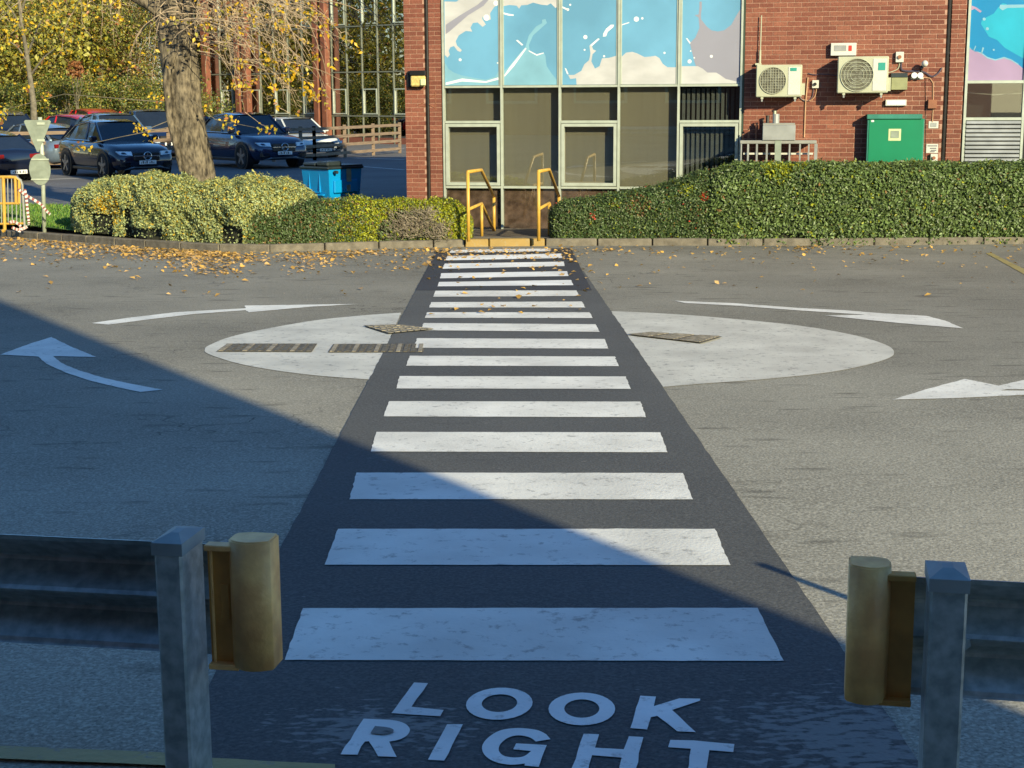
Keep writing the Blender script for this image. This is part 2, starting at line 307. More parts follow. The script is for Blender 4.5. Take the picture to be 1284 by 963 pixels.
def ground_poly(name, px, dz, m, parent=None, kind=None, th=0.0):
    cr = [G(x, y, dz) for x, y in px]; pts = []          # hand laid edges: slightly ragged
    dist = cr[0].y
    for a, b in zip(cr, cr[1:]+cr[:1]):
        n_ = max(1, min(120, int((b-a).length/.05)))
        for k in range(n_):
            q = a.lerp(b, k/n_); j_ = .0006+.00014*max(0, q.y)
            if k: q = q+Vector((erng.gauss(0, j_), erng.gauss(0, j_), 0))
            pts.append(Vector((q.x, q.y, gz(q.x, q.y)+dz)))
    me = MB(); me.add(pts, [list(range(len(pts)))])
    o = me.build(name, m, parent, world=parent is not None)
    if o.data.polygons[0].normal.z < 0: o.data.flip_normals()
    if kind: o['kind'] = kind
    return o
def smooth_px(pts, n=6, closed=False):
    out = []
    N_ = len(pts)
    for i in range(N_ if closed else N_-1):
        p = [pts[(i+k-1) % N_] if closed else pts[min(max(i+k-1, 0), N_-1)] for k in range(4)]
        for j in range(n):
            t = j/n; out.append(tuple(.5*((2*p[1][d])+(-p[0][d]+p[2][d])*t+(2*p[0][d]-5*p[1][d]+4*p[2][d]-p[3][d])*t*t+(-p[0][d]+3*p[1][d]-3*p[2][d]+p[3][d])*t**3) for d in (0, 1)))
    if not closed: out.append(pts[-1])
    return out
erng = random.Random(3)
# ------------------------------------------------------------------ ground
ys = [-60, -30, -12, -3, 0, 5, 10, 15, 20, 25, 26, 27, 28, 29, 35, 60, 120, 260, 600]
xs = [-400, -120, -40, -15, 0, 15, 40, 120, 400]
g = MB()
for y in ys:
    for x in xs: g.v.append(Vector((x, y, gz(x, y)-.02)))
nx = len(xs)
for j in range(len(ys)-1):
    for i in range(nx-1): g.f.append([j*nx+i, j*nx+i+1, (j+1)*nx+i+1, (j+1)*nx+i]); g.m.append(0)
g.build('ground', M['soil'])['kind'] = 'structure'
g = MB(); yy = [-12, -3, 0, 5, 10, 15, 20, 25, 26, 27, 28, 29, 30]; xx = [-40, -10, 0, 10, 30]
for y in yy:
    for x in xx: g.v.append(Vector((x, y, gz(x, y))))
for j in range(len(yy)-1):
    for i in range(4): g.f.append([j*5+i, j*5+i+1, (j+1)*5+i+1, (j+1)*5+i]); g.m.append(0)
g.build('road', M['road'])['kind'] = 'structure'
g = MB(); g.add([(-70, 30, -.826), (12, 30, -.826), (12, 140, -.826), (-70, 140, -.826)], [(0, 1, 2, 3)]); g.build('car_park', M['carpark'])['kind'] = 'structure'

# roundabout disc and its arrows
rb = thing('mini_roundabout_marking', None, None, G(690, 437), kind='structure')
ld = smooth_px([(503, 392), (460, 395), (400, 401), (340, 411), (290, 422), (264, 432), (257, 437.5), (262, 444), (300, 456), (350, 465), (400, 471), (466, 476)])
ground_poly('white_disc', ld, .004, M['disc'], rb)
rd = smooth_px([(827, 485.5), (880, 481), (950, 476), (1030, 468), (1080, 459), (1114, 449), (1121, 441), (1110, 432), (1070, 420), (1000, 408), (900, 398), (830, 393), (765, 390)])
ground_poly('white_disc', rd, .004, M['disc'], rb)
ar = thing('circulation_arrows', None, None, G(60, 440), kind='structure')
ground_poly('arrow', [(0, 444.5), (40, 430), (64.5, 422.5), (90, 435), (121, 447.5), (66.6, 446.5), (77, 455), (98, 464), (131, 474), (163.5, 481), (204, 488.5), (176, 491.5), (145, 485), (112, 477), (82, 467), (58, 456), (48, 447)], .004, M['white'], ar)
ground_poly('arrow', [(115, 405), (160, 398.5), (220, 391.5), (260, 389), (308, 386.5), (307, 383), (380, 382), (450, 381), (390, 384.5), (312, 391.5), (308, 388.8), (240, 394), (190, 400), (136, 407)], .004, M['white'], ar)
ground_poly('arrow', [(846, 377), (920, 380), (1000, 386), (1060, 389), (1108, 393), (1162, 396), (1185, 402), (1208, 411.5), (1150, 407), (1087, 401), (1034, 395.5), (1085, 394.5), (1000, 389), (920, 383), (860, 380)], .004, M['white'], ar)
ground_poly('arrow', [(1119, 501), (1165, 487), (1210, 475), (1252, 483.5), (1290, 475), (1340, 462), (1400, 444), (1400, 462), (1340, 478), (1300, 488), (1262, 488), (1255, 489.5), (1310, 490), (1284, 495), (1200, 499)], .004, M['white'], ar)

# crossing: strip, stripes, words
zc = thing('zebra_crossing', None, None, G(630, 500), kind='structure')
ground_poly('tarmac_strip', [(531, 345), (732, 340), (1045, 797), (1120, 905), (1230, 1080), (100, 1080), (205, 968), (257, 868), (345, 700)], .006, M['strip'], zc)
ground_poly('fresh_tarmac_strip', [(548, 314), (716, 311), (742, 364), (521, 364)], .008, M['strip_new'], zc)
ST = [((566, 313.5), (690, 311.5), (690, 315), (562, 317)),
 ((561, 321), (704, 317.8), (705, 323.5), (558, 326.5)), ((557.5, 330.5), (707, 328), (708, 333.5), (555, 337)), ((553.5, 342.5), (711, 340), (713, 346), (551.5, 349)),
 ((550.5, 353.5), (716, 351), (719, 357.5), (548.5, 359)), ((546, 364.5), (723, 364), (726, 371), (543, 372)), ((540.5, 378.8), (729.5, 378), (734, 385.5), (538, 385.5)),
 ((536, 391.5), (739, 391.5), (743.5, 398.7), (532.5, 398.5)), ((531, 405), (747, 406.5), (752, 416), (528, 414)), ((523, 424), (758, 425), (763, 437), (519, 436)), ((514, 446), (771, 447), (776, 459), (509, 458.5)),
 ((501, 471.5), (785, 472), (791, 487.5), (497, 487)), ((488, 503), (803, 503.5), (810, 523), (481, 522)), ((472, 541.5), (828, 542), (837, 567), (465, 566)), ((447, 592.5), (856, 593), (869, 626), (438, 626)),
 ((424, 663), (896, 663), (916, 708.5), (407, 708)), ((380, 762.5), (950, 762), (983, 828.5), (357, 827.5))]
for i, q in enumerate(ST):
    ground_poly('stripe', q, .0115 if i < 5 else .0092, M['white_new'] if i < 5 else M['white'], zc)
def L1(pts): return [(420+x/4.586, 840+y/4.586) for x, y in pts]
def L2(pts): return [(660+x/4.586, 840+y/4.586) for x, y in pts]
wd = thing('look_right_lettering', None, None, G(670, 900), kind='structure')
wd['label'] = 'white painted words LOOK RIGHT on the dark tarmac'
def ring(name, out, inn, br=None):
    """closed ring letter: outer loop and inner loop with equal counts"""
    n = len(out); vs = [G(x, y, .0092) for x, y in out+inn]
    m = MB(); m.add(vs, [[i, (i+1) % n, n+(i+1) % n, n+i] for i in range(n)]); o = m.build(name, M['letter'], wd, world=True)
    if o.data.polygons[0].normal.z < 0: o.data.flip_normals()
def glyph(pts): ground_poly('letter', pts, .0092, M['letter'], wd)
glyph(L1([(455, 72), (535, 76), (440, 212), (625, 230), (605, 266), (325, 248)]))
def ell(cx, cy, rx, ry, rot, n=28): return [(cx+rx*math.cos(t)*math.cos(rot)-ry*math.sin(t)*math.sin(rot), cy+rx*math.cos(t)*math.sin(rot)+ry*math.sin(t)*math.cos(rot)) for t in [2*math.pi*k/n for k in range(n)]]
ring('letter', L1(ell(945, 194, 192, 92, -.05)), L1(ell(946, 191, 102, 51, -.05)))
ring('letter', L2(ell(319, 224, 192, 94, .0)), L2(ell(319, 222, 101, 53, .0)))
glyph(L2([(655, 148), (745, 153), (733, 208), (880, 163), (1000, 165), (998, 177), (838, 230), (974, 357), (868, 353), (752, 264), (716, 272), (694, 342), (598, 334)]))
glyph(L1([(165, 280)]+smooth_px([(320, 287), (370, 296), (412, 315), (431, 345), (412, 378), (370, 400), (312, 412)], 4)+[ (355, 500), (248, 496), (195, 410), (172, 412), (150, 440), (130, 487), (32, 485)]))
ground_poly('letter_counter', L1([(230, 322)]+smooth_px([(285, 327), (320, 334), (338, 346), (325, 361), (285, 371)], 4)+[(203, 364)]), .0125, M['strip'], wd)
glyph(L1([(645, 312), (735, 312), (628, 521), (535, 516)]))
glyph(L1([(1240, 398)]+smooth_px([(1155, 412), (1120, 388), (1055, 376), (995, 390), (952, 425), (942, 462), (965, 490), (1010, 502), (1060, 502), (1095, 492), (1128, 466)], 4)+[ (1025, 456), (1042, 422), (1218, 432), (1172, 557), (1090, 550)]+smooth_px([(1092, 538), (1010, 545), (920, 528), (862, 490), (846, 440), (880, 390), (950, 348), (1050, 334), (1160, 345), (1215, 370)], 4)))
glyph(L2([(330, 366), (418, 370), (395, 447), (560, 456), (590, 381), (673, 386), (625, 580), (605, 660), (515, 655), (548, 504), (378, 490), (330, 650), (235, 640), (262, 560)]))
glyph(L2([(828, 402), (960, 405), (1196, 426), (1190, 472), (1052, 461), (1020, 650), (915, 640), (946, 453), (815, 444)]))
ground_poly('yellow_edge_line', [(-120, 931), (0, 935), (200, 943), (262, 950), (330, 954), (420, 958), (420, 974), (262, 963), (200, 959), (0, 951), (-120, 948)], .0095, M['yellowline'], kind='structure')
ground_poly('bay_line', [(1236, 317.5), (1242, 316.5), (1420, 404), (1410, 412)], .004, M['yellowline'], kind='structure')

# drain grates and covers: frame with individual bars / setts
def grate(px, nb, label, axis=0):
    P = [G(x, y, 0) for x, y in px]; c = sum(P, Vector())/4
    t = thing('drain_grate', label, 'drain grate', c, group='drain covers set in the white roundabout')
    m = MB(); m.add([p+Vector((0, 0, .0085)) for p in P], [(0, 1, 2, 3)]); m.build('frame', M['iron'], t, world=True)
    for i in range(nb):
        a = (i+.18)/nb; b = (i+.82)/nb
        q = [P[0].lerp(P[1], a), P[0].lerp(P[1], b), P[3].lerp(P[2], b), P[3].lerp(P[2], a)]
        q = [c2.lerp(sum(q, Vector())/4, .12)+Vector((0, 0, .009)) for c2 in q]
        m = MB(); m.prism(q, (0, 0, .004)); m.build('bar', M['cobble' if i % 3 == 0 else 'iron'], t, world=True)
    return t
grate([(285, 432), (398, 432), (391, 442.5), (271, 442)], 12, 'long narrow drain grate at the left tip of the white disc')
grate([(418, 432.5), (533, 432), (531, 443), (411, 443)], 13, 'long narrow drain grate reaching into the left edge of the crossing')
def cover(px, n, k, label):
    P = [G(x, y, 0) for x, y in px]; c = sum(P, Vector())/4
    t = thing('inspection_cover', label, 'drain cover', c)
    m = MB(); m.add([p+Vector((0, 0, .0145)) for p in P], [(0, 1, 2, 3)]); m.build('frame', M['iron'], t, world=True)
    for i in range(n):
        for j in range(k):
            def pt(a, b): return P[0].lerp(P[1], a).lerp(P[3].lerp(P[2], a), b)+Vector((0, 0, .015))
            a0, a1, b0, b1 = (i+.12)/n, (i+.88)/n, (j+.12)/k, (j+.88)/k
            m = MB(); m.prism([pt(a0, b0), pt(a1, b0), pt(a1, b1), pt(a0, b1)], (0, 0, .003+rnd(0, .002))); m.build('sett', M['cobble'], t, world=True)
cover([(455, 410), (500, 409), (545, 414.5), (487, 420)], 7, 4, 'lozenge shaped sett filled cover at the crossing left edge')
cover([(785, 421), (812, 418.5), (906, 424), (880, 432)], 7, 3, 'brown rectangular sett filled cover on the right white disc')

# kerb: single stones
KP = [(-170, 282), (-60, 291), (0, 296), (60, 300.5), (130, 306), (200, 311), (300, 316), (380, 315), (430, 313), (500, 311.3), (583, 309.5), (684, 308.5), (800, 308), (900, 308), (1040, 308), (1284, 306), (1500, 304)]
kw = [G(x, y) for x, y in smooth_px(KP, 5)]
kerb = thing('kerb', None, None, kw[len(kw)//2], kind='structure')
def along(line, step):
    out = [line[0].copy()]; acc = 0
    for a, b in zip(line, line[1:]):
        seg = (b-a).length; d = step-acc
        while d <= seg: out.append(a.lerp(b, d/seg)); d += step
        acc = (acc+seg) % step
    return out
KH = .105
xl, xr = G(583, 309.5).x, G(684, 308.5).x
ks = along(kw, .83)
def kerbstone(a, b, m, extra=0):
    t = (b-a); L_ = t.length-.012; t.normalize(); n = Vector((-t.y, t.x, 0))
    if n.y < 0: n = -n
    mtx = Matrix(((t.x, n.x, 0, a.x), (t.y, n.y, 0, a.y), (t.z, 0, 1, a.z), (0, 0, 0, 1)))
    q = MB(); q.box(0.006, L_, 0, .14, -.1, KH+extra+rnd(-.004, .004), mtx=mtx, ch=.012); q.build('kerb_stone', m, kerb, world=True)
left = [p for p in ks if p.x < xl-.05]; right = [p for p in ks if p.x > xr+.05]
ymid = G(633, 309)
lpts = left+[Vector((xl, G(583, 309.5).y, G(583, 309.5).z))]; rpts = [Vector((xr, G(684, 308.5).y, G(684, 308.5).z))]+right
for a, b in zip(lpts, lpts[1:]): kerbstone(a, b, M['kerb'])
for a, b in zip(rpts, rpts[1:]): kerbstone(a, b, M['kerb'])
k0, k1 = lpts[-1], rpts[0]
for a, b in ((0, .30), (.30, .82), (.82, 1.0)): kerbstone(k0.lerp(k1, a)+Vector((0, 0, .002)), k0.lerp(k1, b)+Vector((0, 0, .002)), M['kerby'], .008)

# planted verge behind the kerb
g = MB(); kk = along(kw, .6); n = len(kk)
for p in kk: g.v.append(Vector((p.x, p.y+.13, p.z+KH-.02)))
for p in kk: g.v.append(Vector((p.x, p.y+(2.2 if p.x > xl-.4 else 4.4+max(0, (xl-p.x))*.05), (-.62 if p.x > xl-.4 else -.66))))
for i in range(n-1): g.f.append([i, i+1, n+i+1, n+i]); g.m.append(0)
g.build('verge_soil', M['soil'])['kind'] = 'structure'

# ------------------------------------------------------------------ main building
YAW = R(10.5)
e = Vector((math.cos(YAW), -math.sin(YAW), 0)); nrm = Vector((math.sin(YAW), math.cos(YAW), 0))
P0 = D(1000, 200, 25.6); P0 = Vector((P0.x, P0.y, -.74))
def FW(px, py, o=0.0):                          # photo pixel -> local (s, z) on the facade plane shifted o towards the viewer
    d = ray(px, py); pl = P0 - nrm*o
    t = (pl-CAM).dot(nrm)/d.dot(nrm); p = CAM+d*t
    return (p-P0).dot(e), p.z-P0.z
def world(s, y, z): return P0+e*s+nrm*y+Vector((0, 0, z))
BL = thing('office_building', 'red brick office with tall splash print windows and brick piers behind the hedge', 'building', P0, -YAW)
zt = 9.4
def S(px, py=120): return FW(px, py)[0]
def Z(py, px=742): return FW(px, py)[1]
mull = [S(556.5), S(629), S(702), S(776), S(851), S(929)]
z107, z152, z235, z291 = Z(107.8), Z(152.6), Z(235.3), Z(290.5)
sA0, sA1, sB0, sB1 = S(508), S(533), S(538.5), S(554)
sR0, sR1, sQ0, sQ1 = S(933), S(1183), S(1189), S(1207.5)
sEnd = sQ1+4.2
m = MB()
for a, b in ((sA0, sA1), (sB0, sB1), (sR0, sR1), (sQ0, sQ1)): m = MB(); m.box(a, b, 0, .35, -.3, 4.2); m.build('mortar_backing', M['mortar'], BL)
m = MB(); m.box(sA0, sEnd+8, .05, .4, 4.2, zt); m.box(sA0+.02, sEnd+8, .4+.35, 13, -.3, zt-.02); m.box(sEnd, sEnd+8, 0, .5, -.3, 4.2)
m.box(sA1, sB0, .25, .5, -.3, 4.2); m.box(sR1, sQ0, .25, .5, -.3, 4.2)
m.build('wall', M['wallbig'], BL)
m = MB(); m.box(sA0-.1, sEnd+8.1, -.1, 13.1, zt, zt+.25); m.build('roof', M['concrete'], BL)
# bricks
def bricks():
    out = []
    for (a, b, zlo, half) in ((sA0, sA1, .1, 0), (sB0, sB1, .1, 1), (sR0, sR1, 1.05, 1), (sQ0, sQ1, 1.05, 1)):
        r = int(zlo/.075); z = r*.075
        while z < 4.15:
            off = (.1125 if (r+half) % 2 else 0.0); s = a-off
            while s < b-.01:
                s0, s1 = max(s, a+.0), min(s+.215, b)
                if s1-s0 > .035: out.append((s0, s1, z))
                s += .225
            z += .075; r += 1
    return out
bl = bricks()
bl.sort(key=lambda q: (-(world((q[0]+q[1])/2, 0, q[2]).x) if q[2] < 3.9 else 99))
def shape(wd_): 
    m = MB(); m.box(-wd_/2, wd_/2, -.006, .02, 0, .065, ch=.0025); return m
full = None; cache = {}
stuff = MB()
for i, (s0, s1, z) in enumerate(bl):
    wd_ = round(s1-s0, 3)
    if i < 300:
        if wd_ not in cache:
            o = shape(wd_).build('brick', M['brick'], BL); cache[wd_] = o.data
        else:
            o = bpy.data.objects.new('brick', cache[wd_]); COL.objects.link(o); o.parent = BL
        o.location = ((s0+s1)/2, rnd(-.0015, .0015), z)
    else:
        d = rnd(-.0015, .0015); stuff.box(s0, s1, -.006+d, .02, z, z+.065)
stuff.build('brick', M['brick'], BL)['kind'] = 'stuff'
# downpipes in the recesses
for a, b in ((sA1, sB0), (sR1, sQ0)):
    m = MB(); m.tube([((a+b)/2, .03, 0), ((a+b)/2, .03, 4.4)], (b-a)*.42, 10)
    for z in (1.2, 2.9): m.tube([((a+b)/2, .03, z), ((a+b)/2, .03, z+.06)], (b-a)*.5, 10)
    m.build('downpipe', M['pipeb'], BL, smooth=False)
# glazing grid
FD = -.03
fm = MB()
for k, s in enumerate(mull):
    wv = .026 if 0 < k < 5 else .024
    fm.box(s-wv/2-.005, s+wv/2+.005, FD, .1, .02, 4.2)
fm.box(mull[-1]+.022, sR0-.004, -.01, .3, .02, 4.2, 1)
fm.box(sB1+.004, mull[0]-.022, -.01, .3, .02, 4.2, 1)
for zz, h in ((z107, .036), (z235, .036), (z291, .04)):
    for a, b in zip(mull, mull[1:]): fm.box(a+.022, b-.022, FD+.003, .09, zz-h/2, zz+h/2)
for k in (0, 2, 4): fm.box(mull[k]+.022, mull[k+1]-.022, FD+.003, .09, z152-.02, z152+.02)
fm.build('window_frame', [M['frame'], M['framedark']], BL)
for s in mull[1:-1]:
    for a, b in ((s-.045, s-.0225), (s+.0225, s+.045)): m = MB(); m.box(a, b, -.012, .09, z107+.024, 4.2); m.build('window_frame', M['frame'], BL)
# opening lights
for k in (0, 2, 4):
    a, b = mull[k]+.03, mull[k+1]-.03; z0, z1 = z235+.03, z152-.03; t = .05
    m = MB(); m.box(a, a+t, FD-.015, .05, z0, z1); m.box(b-t, b, FD-.015, .05, z0, z1); m.box(a+t, b-t, FD-.013, .05, z1-t, z1); m.box(a+t, b-t, FD-.013, .05, z0, z0+t)
    m.build('opening_window_frame', M['frame'], BL)
# glass panes, blinds, interior
def pane(a, b, z0, z1, y=.03, mt='glaze', name='pane', par=BL):
    m = MB(); m.box(a, b, y, y+.006, z0, z1); return m.build(name, M[mt], par)
for k in range(5):
    a, b = mull[k]+.023, mull[k+1]-.023
    if k in (0, 2, 4):
        pane(a, b, z152+.021, z107-.023); pane(a+.07, b-.07, z235+.1, z152-.1)
    else: pane(a, b, z235+.023, z107-.023)
    pane(a, b, z291+.026, z235-.023, .02, 'glazedark')
    m = MB(); m.box(a, b, .07, .09, z291+.02, z235-.022); m.build('lower_panel', M['brownpanel'], BL)
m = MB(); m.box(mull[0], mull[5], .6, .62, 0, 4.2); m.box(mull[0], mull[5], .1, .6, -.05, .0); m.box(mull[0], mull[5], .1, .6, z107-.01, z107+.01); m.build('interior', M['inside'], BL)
for k in range(4):
    m = MB(); a, b = mull[k]+.01, mull[k+1]-.01; m.box(a, b, .155, .16, z235+.0, z107-.012); m.build('roller_blind', M['blind'], BL)
a, b = mull[4]+.03, mull[5]-.02
for i in range(12):
    s = a+(b-a)*(i+.5)/12; mt = Matrix.Translation((s, .2, 0)) @ Matrix.Rotation(R(35+rnd(-8, 8)), 4, 'Z')
    m = MB(); m.box(-.03, .03, -.001, .001, z235, z107-.05, mtx=mt); m.build('vertical_slat', M['vblind'], BL)
# splash print panels (printed film in each upper light)
def poster(k0, k1, base, shapes, px0, px1):
    pp = MB(); s0, s1 = k0, k1; pp.box(s0, s1, .0, .012, z107+.023, 4.2); o = pp.build('print_panel', M[base], BL)
    lay = 1
    for mt, polys in shapes:
        for pts in polys:
            q = MB(); pts = [FW(x, y) for x, y in pts]; vv = [(max(s0+.004, min(s1-.004, s)), -.0008*lay, max(z107+.024, min(4.19, z))) for s, z in pts]
            q.add(vv, [list(range(len(vv)))]); q.build('print_shape', M[mt], o)
        lay += 1
def cz(pts, x0, f=6.758): return [(x0+x/f, y/f) for x, y in pts]
def circ(cx, cy, r, n=10): return [(cx+r*math.cos(2*math.pi*k/n), cy+r*math.sin(2*math.pi*k/n)) for k in range(n)]
E = .04
pan = [(mull[k]+(E if k else .022), mull[k+1]-(E+.008 if k < 4 else .022)) for k in range(5)]
cream1 = cz([(50, -500), (50, 20), (50, 465), (75, 488), (95, 465), (85, 430), (100, 400), (130, 390), (160, 430), (185, 440), (197, 425), (155, 385), (145, 350), (170, 300), (230, 262), (285, 268), (270, 235), (290, 195), (330, 190), (372, 228), (400, 208), (370, 160), (372, 140), (400, 178), (442, 165), (436, 112), (470, 60), (515, 40), (515, -500)], 550)
blue1 = cz([(48, -30), (215, -30), (150, 14), (48, 12)], 550)
fold1 = cz([(60, 210), (180, 130), (330, 40), (400, -20), (440, -20), (380, 50), (250, 130), (100, 260), (60, 290)], 550)
pale1 = cz([(50, 530), (85, 585), (130, 615), (200, 640), (300, 660), (400, 675), (480, 650), (515, 600), (520, 730), (50, 730)], 550)
poster(*pan[0], 'pblue', [('pcream', [cream1]), ('plav', [fold1]), ('pblue', [blue1]), ('ppale', [pale1]), ('pwhite', [circ(577, 75, 1.9), circ(610, 22, 4), circ(622, 4, 3.5), circ(624, 79, 1), cz([(60, 700), (200, 665), (400, 688), (515, 655), (515, 675), (400, 702), (200, 690), (60, 720)], 550)])], 0, 0)
poster(*pan[1], 'pblue', [('pcream', [cz([(540, -500), (1015, -500), (1015, 60), (990, 68), (950, 28), (920, 45), (870, 40), (800, 22), (750, 42), (700, 45), (682, 74), (660, 48), (600, 42), (540, 52)], 550)]),
  ('ppale', [cz([(540, 730), (540, 600), (600, 560), (680, 460), (735, 400), (765, 300), (825, 225), (878, 196), (876, 168), (905, 162), (918, 195), (872, 235), (800, 300), (765, 380), (770, 425), (830, 462), (890, 445), (905, 475), (915, 560), (955, 620), (1015, 675), (1015, 730)], 550)]),
  ('pwhite', [cz([(655, 342), (670, 338), (718, 380), (705, 386)], 550), cz([(545, 106), (600, 118), (637, 123), (635, 135), (590, 132), (545, 120)], 550), cz([(545, 640), (600, 570), (735, 405), (745, 412), (640, 560), (560, 650)], 550), cz([(762, 425), (830, 460), (890, 445), (892, 452), (832, 472), (765, 436)], 550)])], 0, 0)
poster(*pan[2], 'pblue', [('pcream', [[(712.5, 94), (715, 99), (722.4, 98), (723, 110), (776, 110), (776, 70), (763.7, 72.5), (754.8, 73.2), (751.8, 82.9), (746, 86), (741.5, 77), (743, 68), (747.6, 63.6), (743.7, 62), (742, 57), (739, 57), (740.4, 67), (738.7, 75.5), (732.7, 80.6), (729, 88.8), (720, 94)]]),
  ('pwhite', [circ(734, 46.5, 2.6), circ(733, 62.5, 1.2), [(756, 46), (756.5, 42), (760, 36), (766, 31), (770, 31), (769, 34), (762, 40), (760, 45.5)], [(740, 56.5), (750, 48), (752, 49), (742, 58)], circ(712, 12, 1.8), circ(715, 6, 1.3), [(704, 8), (712, 11), (711, 13), (704, 10)], circ(757.5, 70.5, 1.4), [(708, 85), (710, 86), (713, 93), (711, 93)]]), ('ppink', [])][0:2], 0, 0)
poster(*pan[3], 'pblue', [('pcream', [[(774, 71), (785, 66), (793, 65), (799, 67), (808, 71.5), (815, 71), (822, 70), (827, 73), (831, 80), (837, 84.3), (852, 84.3), (852, 110), (774, 110)]]), ('pwhite', [circ(798, 24, 3.3), circ(805.4, 23, 1.5), circ(833.2, 66.3, 1.4), [(776, 30.5), (789, 27.6), (789, 28.8), (776, 31.8)]])], 0, 0)
poster(*pan[4], 'pblue', [('plav', [[(879, 24), (886, 33), (892, 38), (900, 39.5), (908, 38), (917, 31), (923, 20), (930, 10), (930, 110), (880, 110), (871, 78), (867, 62), (865, 54), (872, 47), (877, 35), (876, 22), (871, 19), (876, 18), (877, 8), (877, 2), (880, 2), (880, 10), (879, 17)]]),
  ('pcream', [[(850, 83), (875, 83), (881, 86), (887, 91), (898, 91), (903, 94), (910, 99), (930, 103), (930, 110), (850, 110)]]), ('pwhite', [circ(864.7, 77, 2.6), circ(892, 70.6, 1.9), circ(870.5, 72.5, 1), circ(866, 64, .9), [(860, 48), (862, 48), (866, 54), (865, 55)]])], 0, 0)
# right hand bay: print, glass, louvre
b0 = sQ1+.02; mR = [b0+.02, S(1284), S(1284)+1.0, S(1284)+2.0, S(1284)+3.0]
zr1, zr2 = FW(1245, 102.6)[1], FW(1245, 149)[1]
fm = MB()
for s in mR: fm.box(s-.02, s+.02, FD, .1, .02, 4.2)
for a, b in zip(mR, mR[1:]):
    for zz in (zr1, zr2): fm.box(a+.021, b-.021, FD+.003, .09, zz-.022, zz+.022)
fm.build('window_frame', M['frame'], BL)
for i, (a, b) in enumerate(zip(mR, mR[1:])):
    pane(a+.021, b-.021, zr2+.023, zr1-.023)
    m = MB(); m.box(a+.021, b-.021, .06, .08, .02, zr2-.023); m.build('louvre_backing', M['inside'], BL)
    for j in range(26 if i == 0 else 0):
        zz = zr2-.05-j*.066
        if zz < .9: break
        mt = Matrix.Translation((0, 0, zz)) @ Matrix.Rotation(R(-28), 4, 'X')
        q = MB(); q.box(a+.03, b-.03, -.035, .02, -.047, .0, mtx=mt); q.build('louvre_slat', M['blind'] if 0 else M['cream'] if 0 else M['grey'] if 0 else M['ductgrey'], BL)
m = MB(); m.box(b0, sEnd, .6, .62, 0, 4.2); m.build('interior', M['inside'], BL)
m = MB(); m.tube([(b0+.05, .3, FW(1210, 116)[1]), (b0+.5, .3, FW(1240, 119)[1]), (b0+.9, .3, FW(1272, 117)[1]), (b0+1.3, .3, FW(1290, 110)[1])], .012, 6); m.build('ceiling_cable', M['grey'], BL)
z107_ = z107; z107 = zr1
poster(mR[0]+.021, mR[1]-.021+.9, 'pdeep', [('pcyan', [[(1257, 4), (1252, 9), (1246, 17), (1236, 22), (1231, 26), (1230, 30), (1235, 38), (1240, 46), (1250, 50), (1260, 60), (1272, 67), (1290, 77), (1320, 92), (1320, 8), (1265, 9), (1262, 5)]]),
  ('ppink', [[(1205, 59), (1211, 60.5), (1218, 62), (1222, 64.5), (1231, 66.5), (1238, 72), (1248, 75), (1256, 73), (1259, 72), (1268, 75), (1276, 80), (1283, 86), (1320, 100), (1320, 112), (1205, 112)], [(1214, -2), (1216, 7), (1224, 9), (1231, 14), (1229, 16), (1222, 11), (1216, 13), (1213, 10)]]),
  ('ppale', [[(1254, 6), (1262, 6), (1320, 5), (1320, 8.5), (1263, 10), (1257, 13), (1253, 10)], [(1205, 59), (1218, 61.3), (1222, 63.5), (1231, 66), (1238, 71.3), (1248, 74.4), (1259, 71.3), (1268, 74.4), (1277, 80), (1277, 81.5), (1268, 76), (1259, 73), (1248, 76), (1238, 73), (1231, 67.6), (1205, 60.6)], [(1213, 49), (1215, 49), (1215.5, 60), (1214, 60)], [(1223, 57), (1224, 58), (1221.5, 64), (1220.5, 63)], [(1232, 59), (1234, 60), (1231.5, 67), (1230, 67)], circ(1246, 62.5, 1.3), circ(1238, 36, 2), circ(1234, 24, 2)])], 0, 0)
z107 = z107_
# graffiti scribble on the pier
m = MB()
for a, b in (((546, 116), (546.5, 138)), ((546.5, 118), (538, 123)), ((538, 131), (543, 134)), ((524, 132), (532, 128)), ((543, 134), (546.5, 136)), ((528, 133), (533, 134))):
    s0, z0 = FW(*a); s1, z1 = FW(*b); m.tube([(s0, -.009, z0), (s1, -.009, z1)], .006, 4)
m.build('graffiti', M['brownbox'], BL)

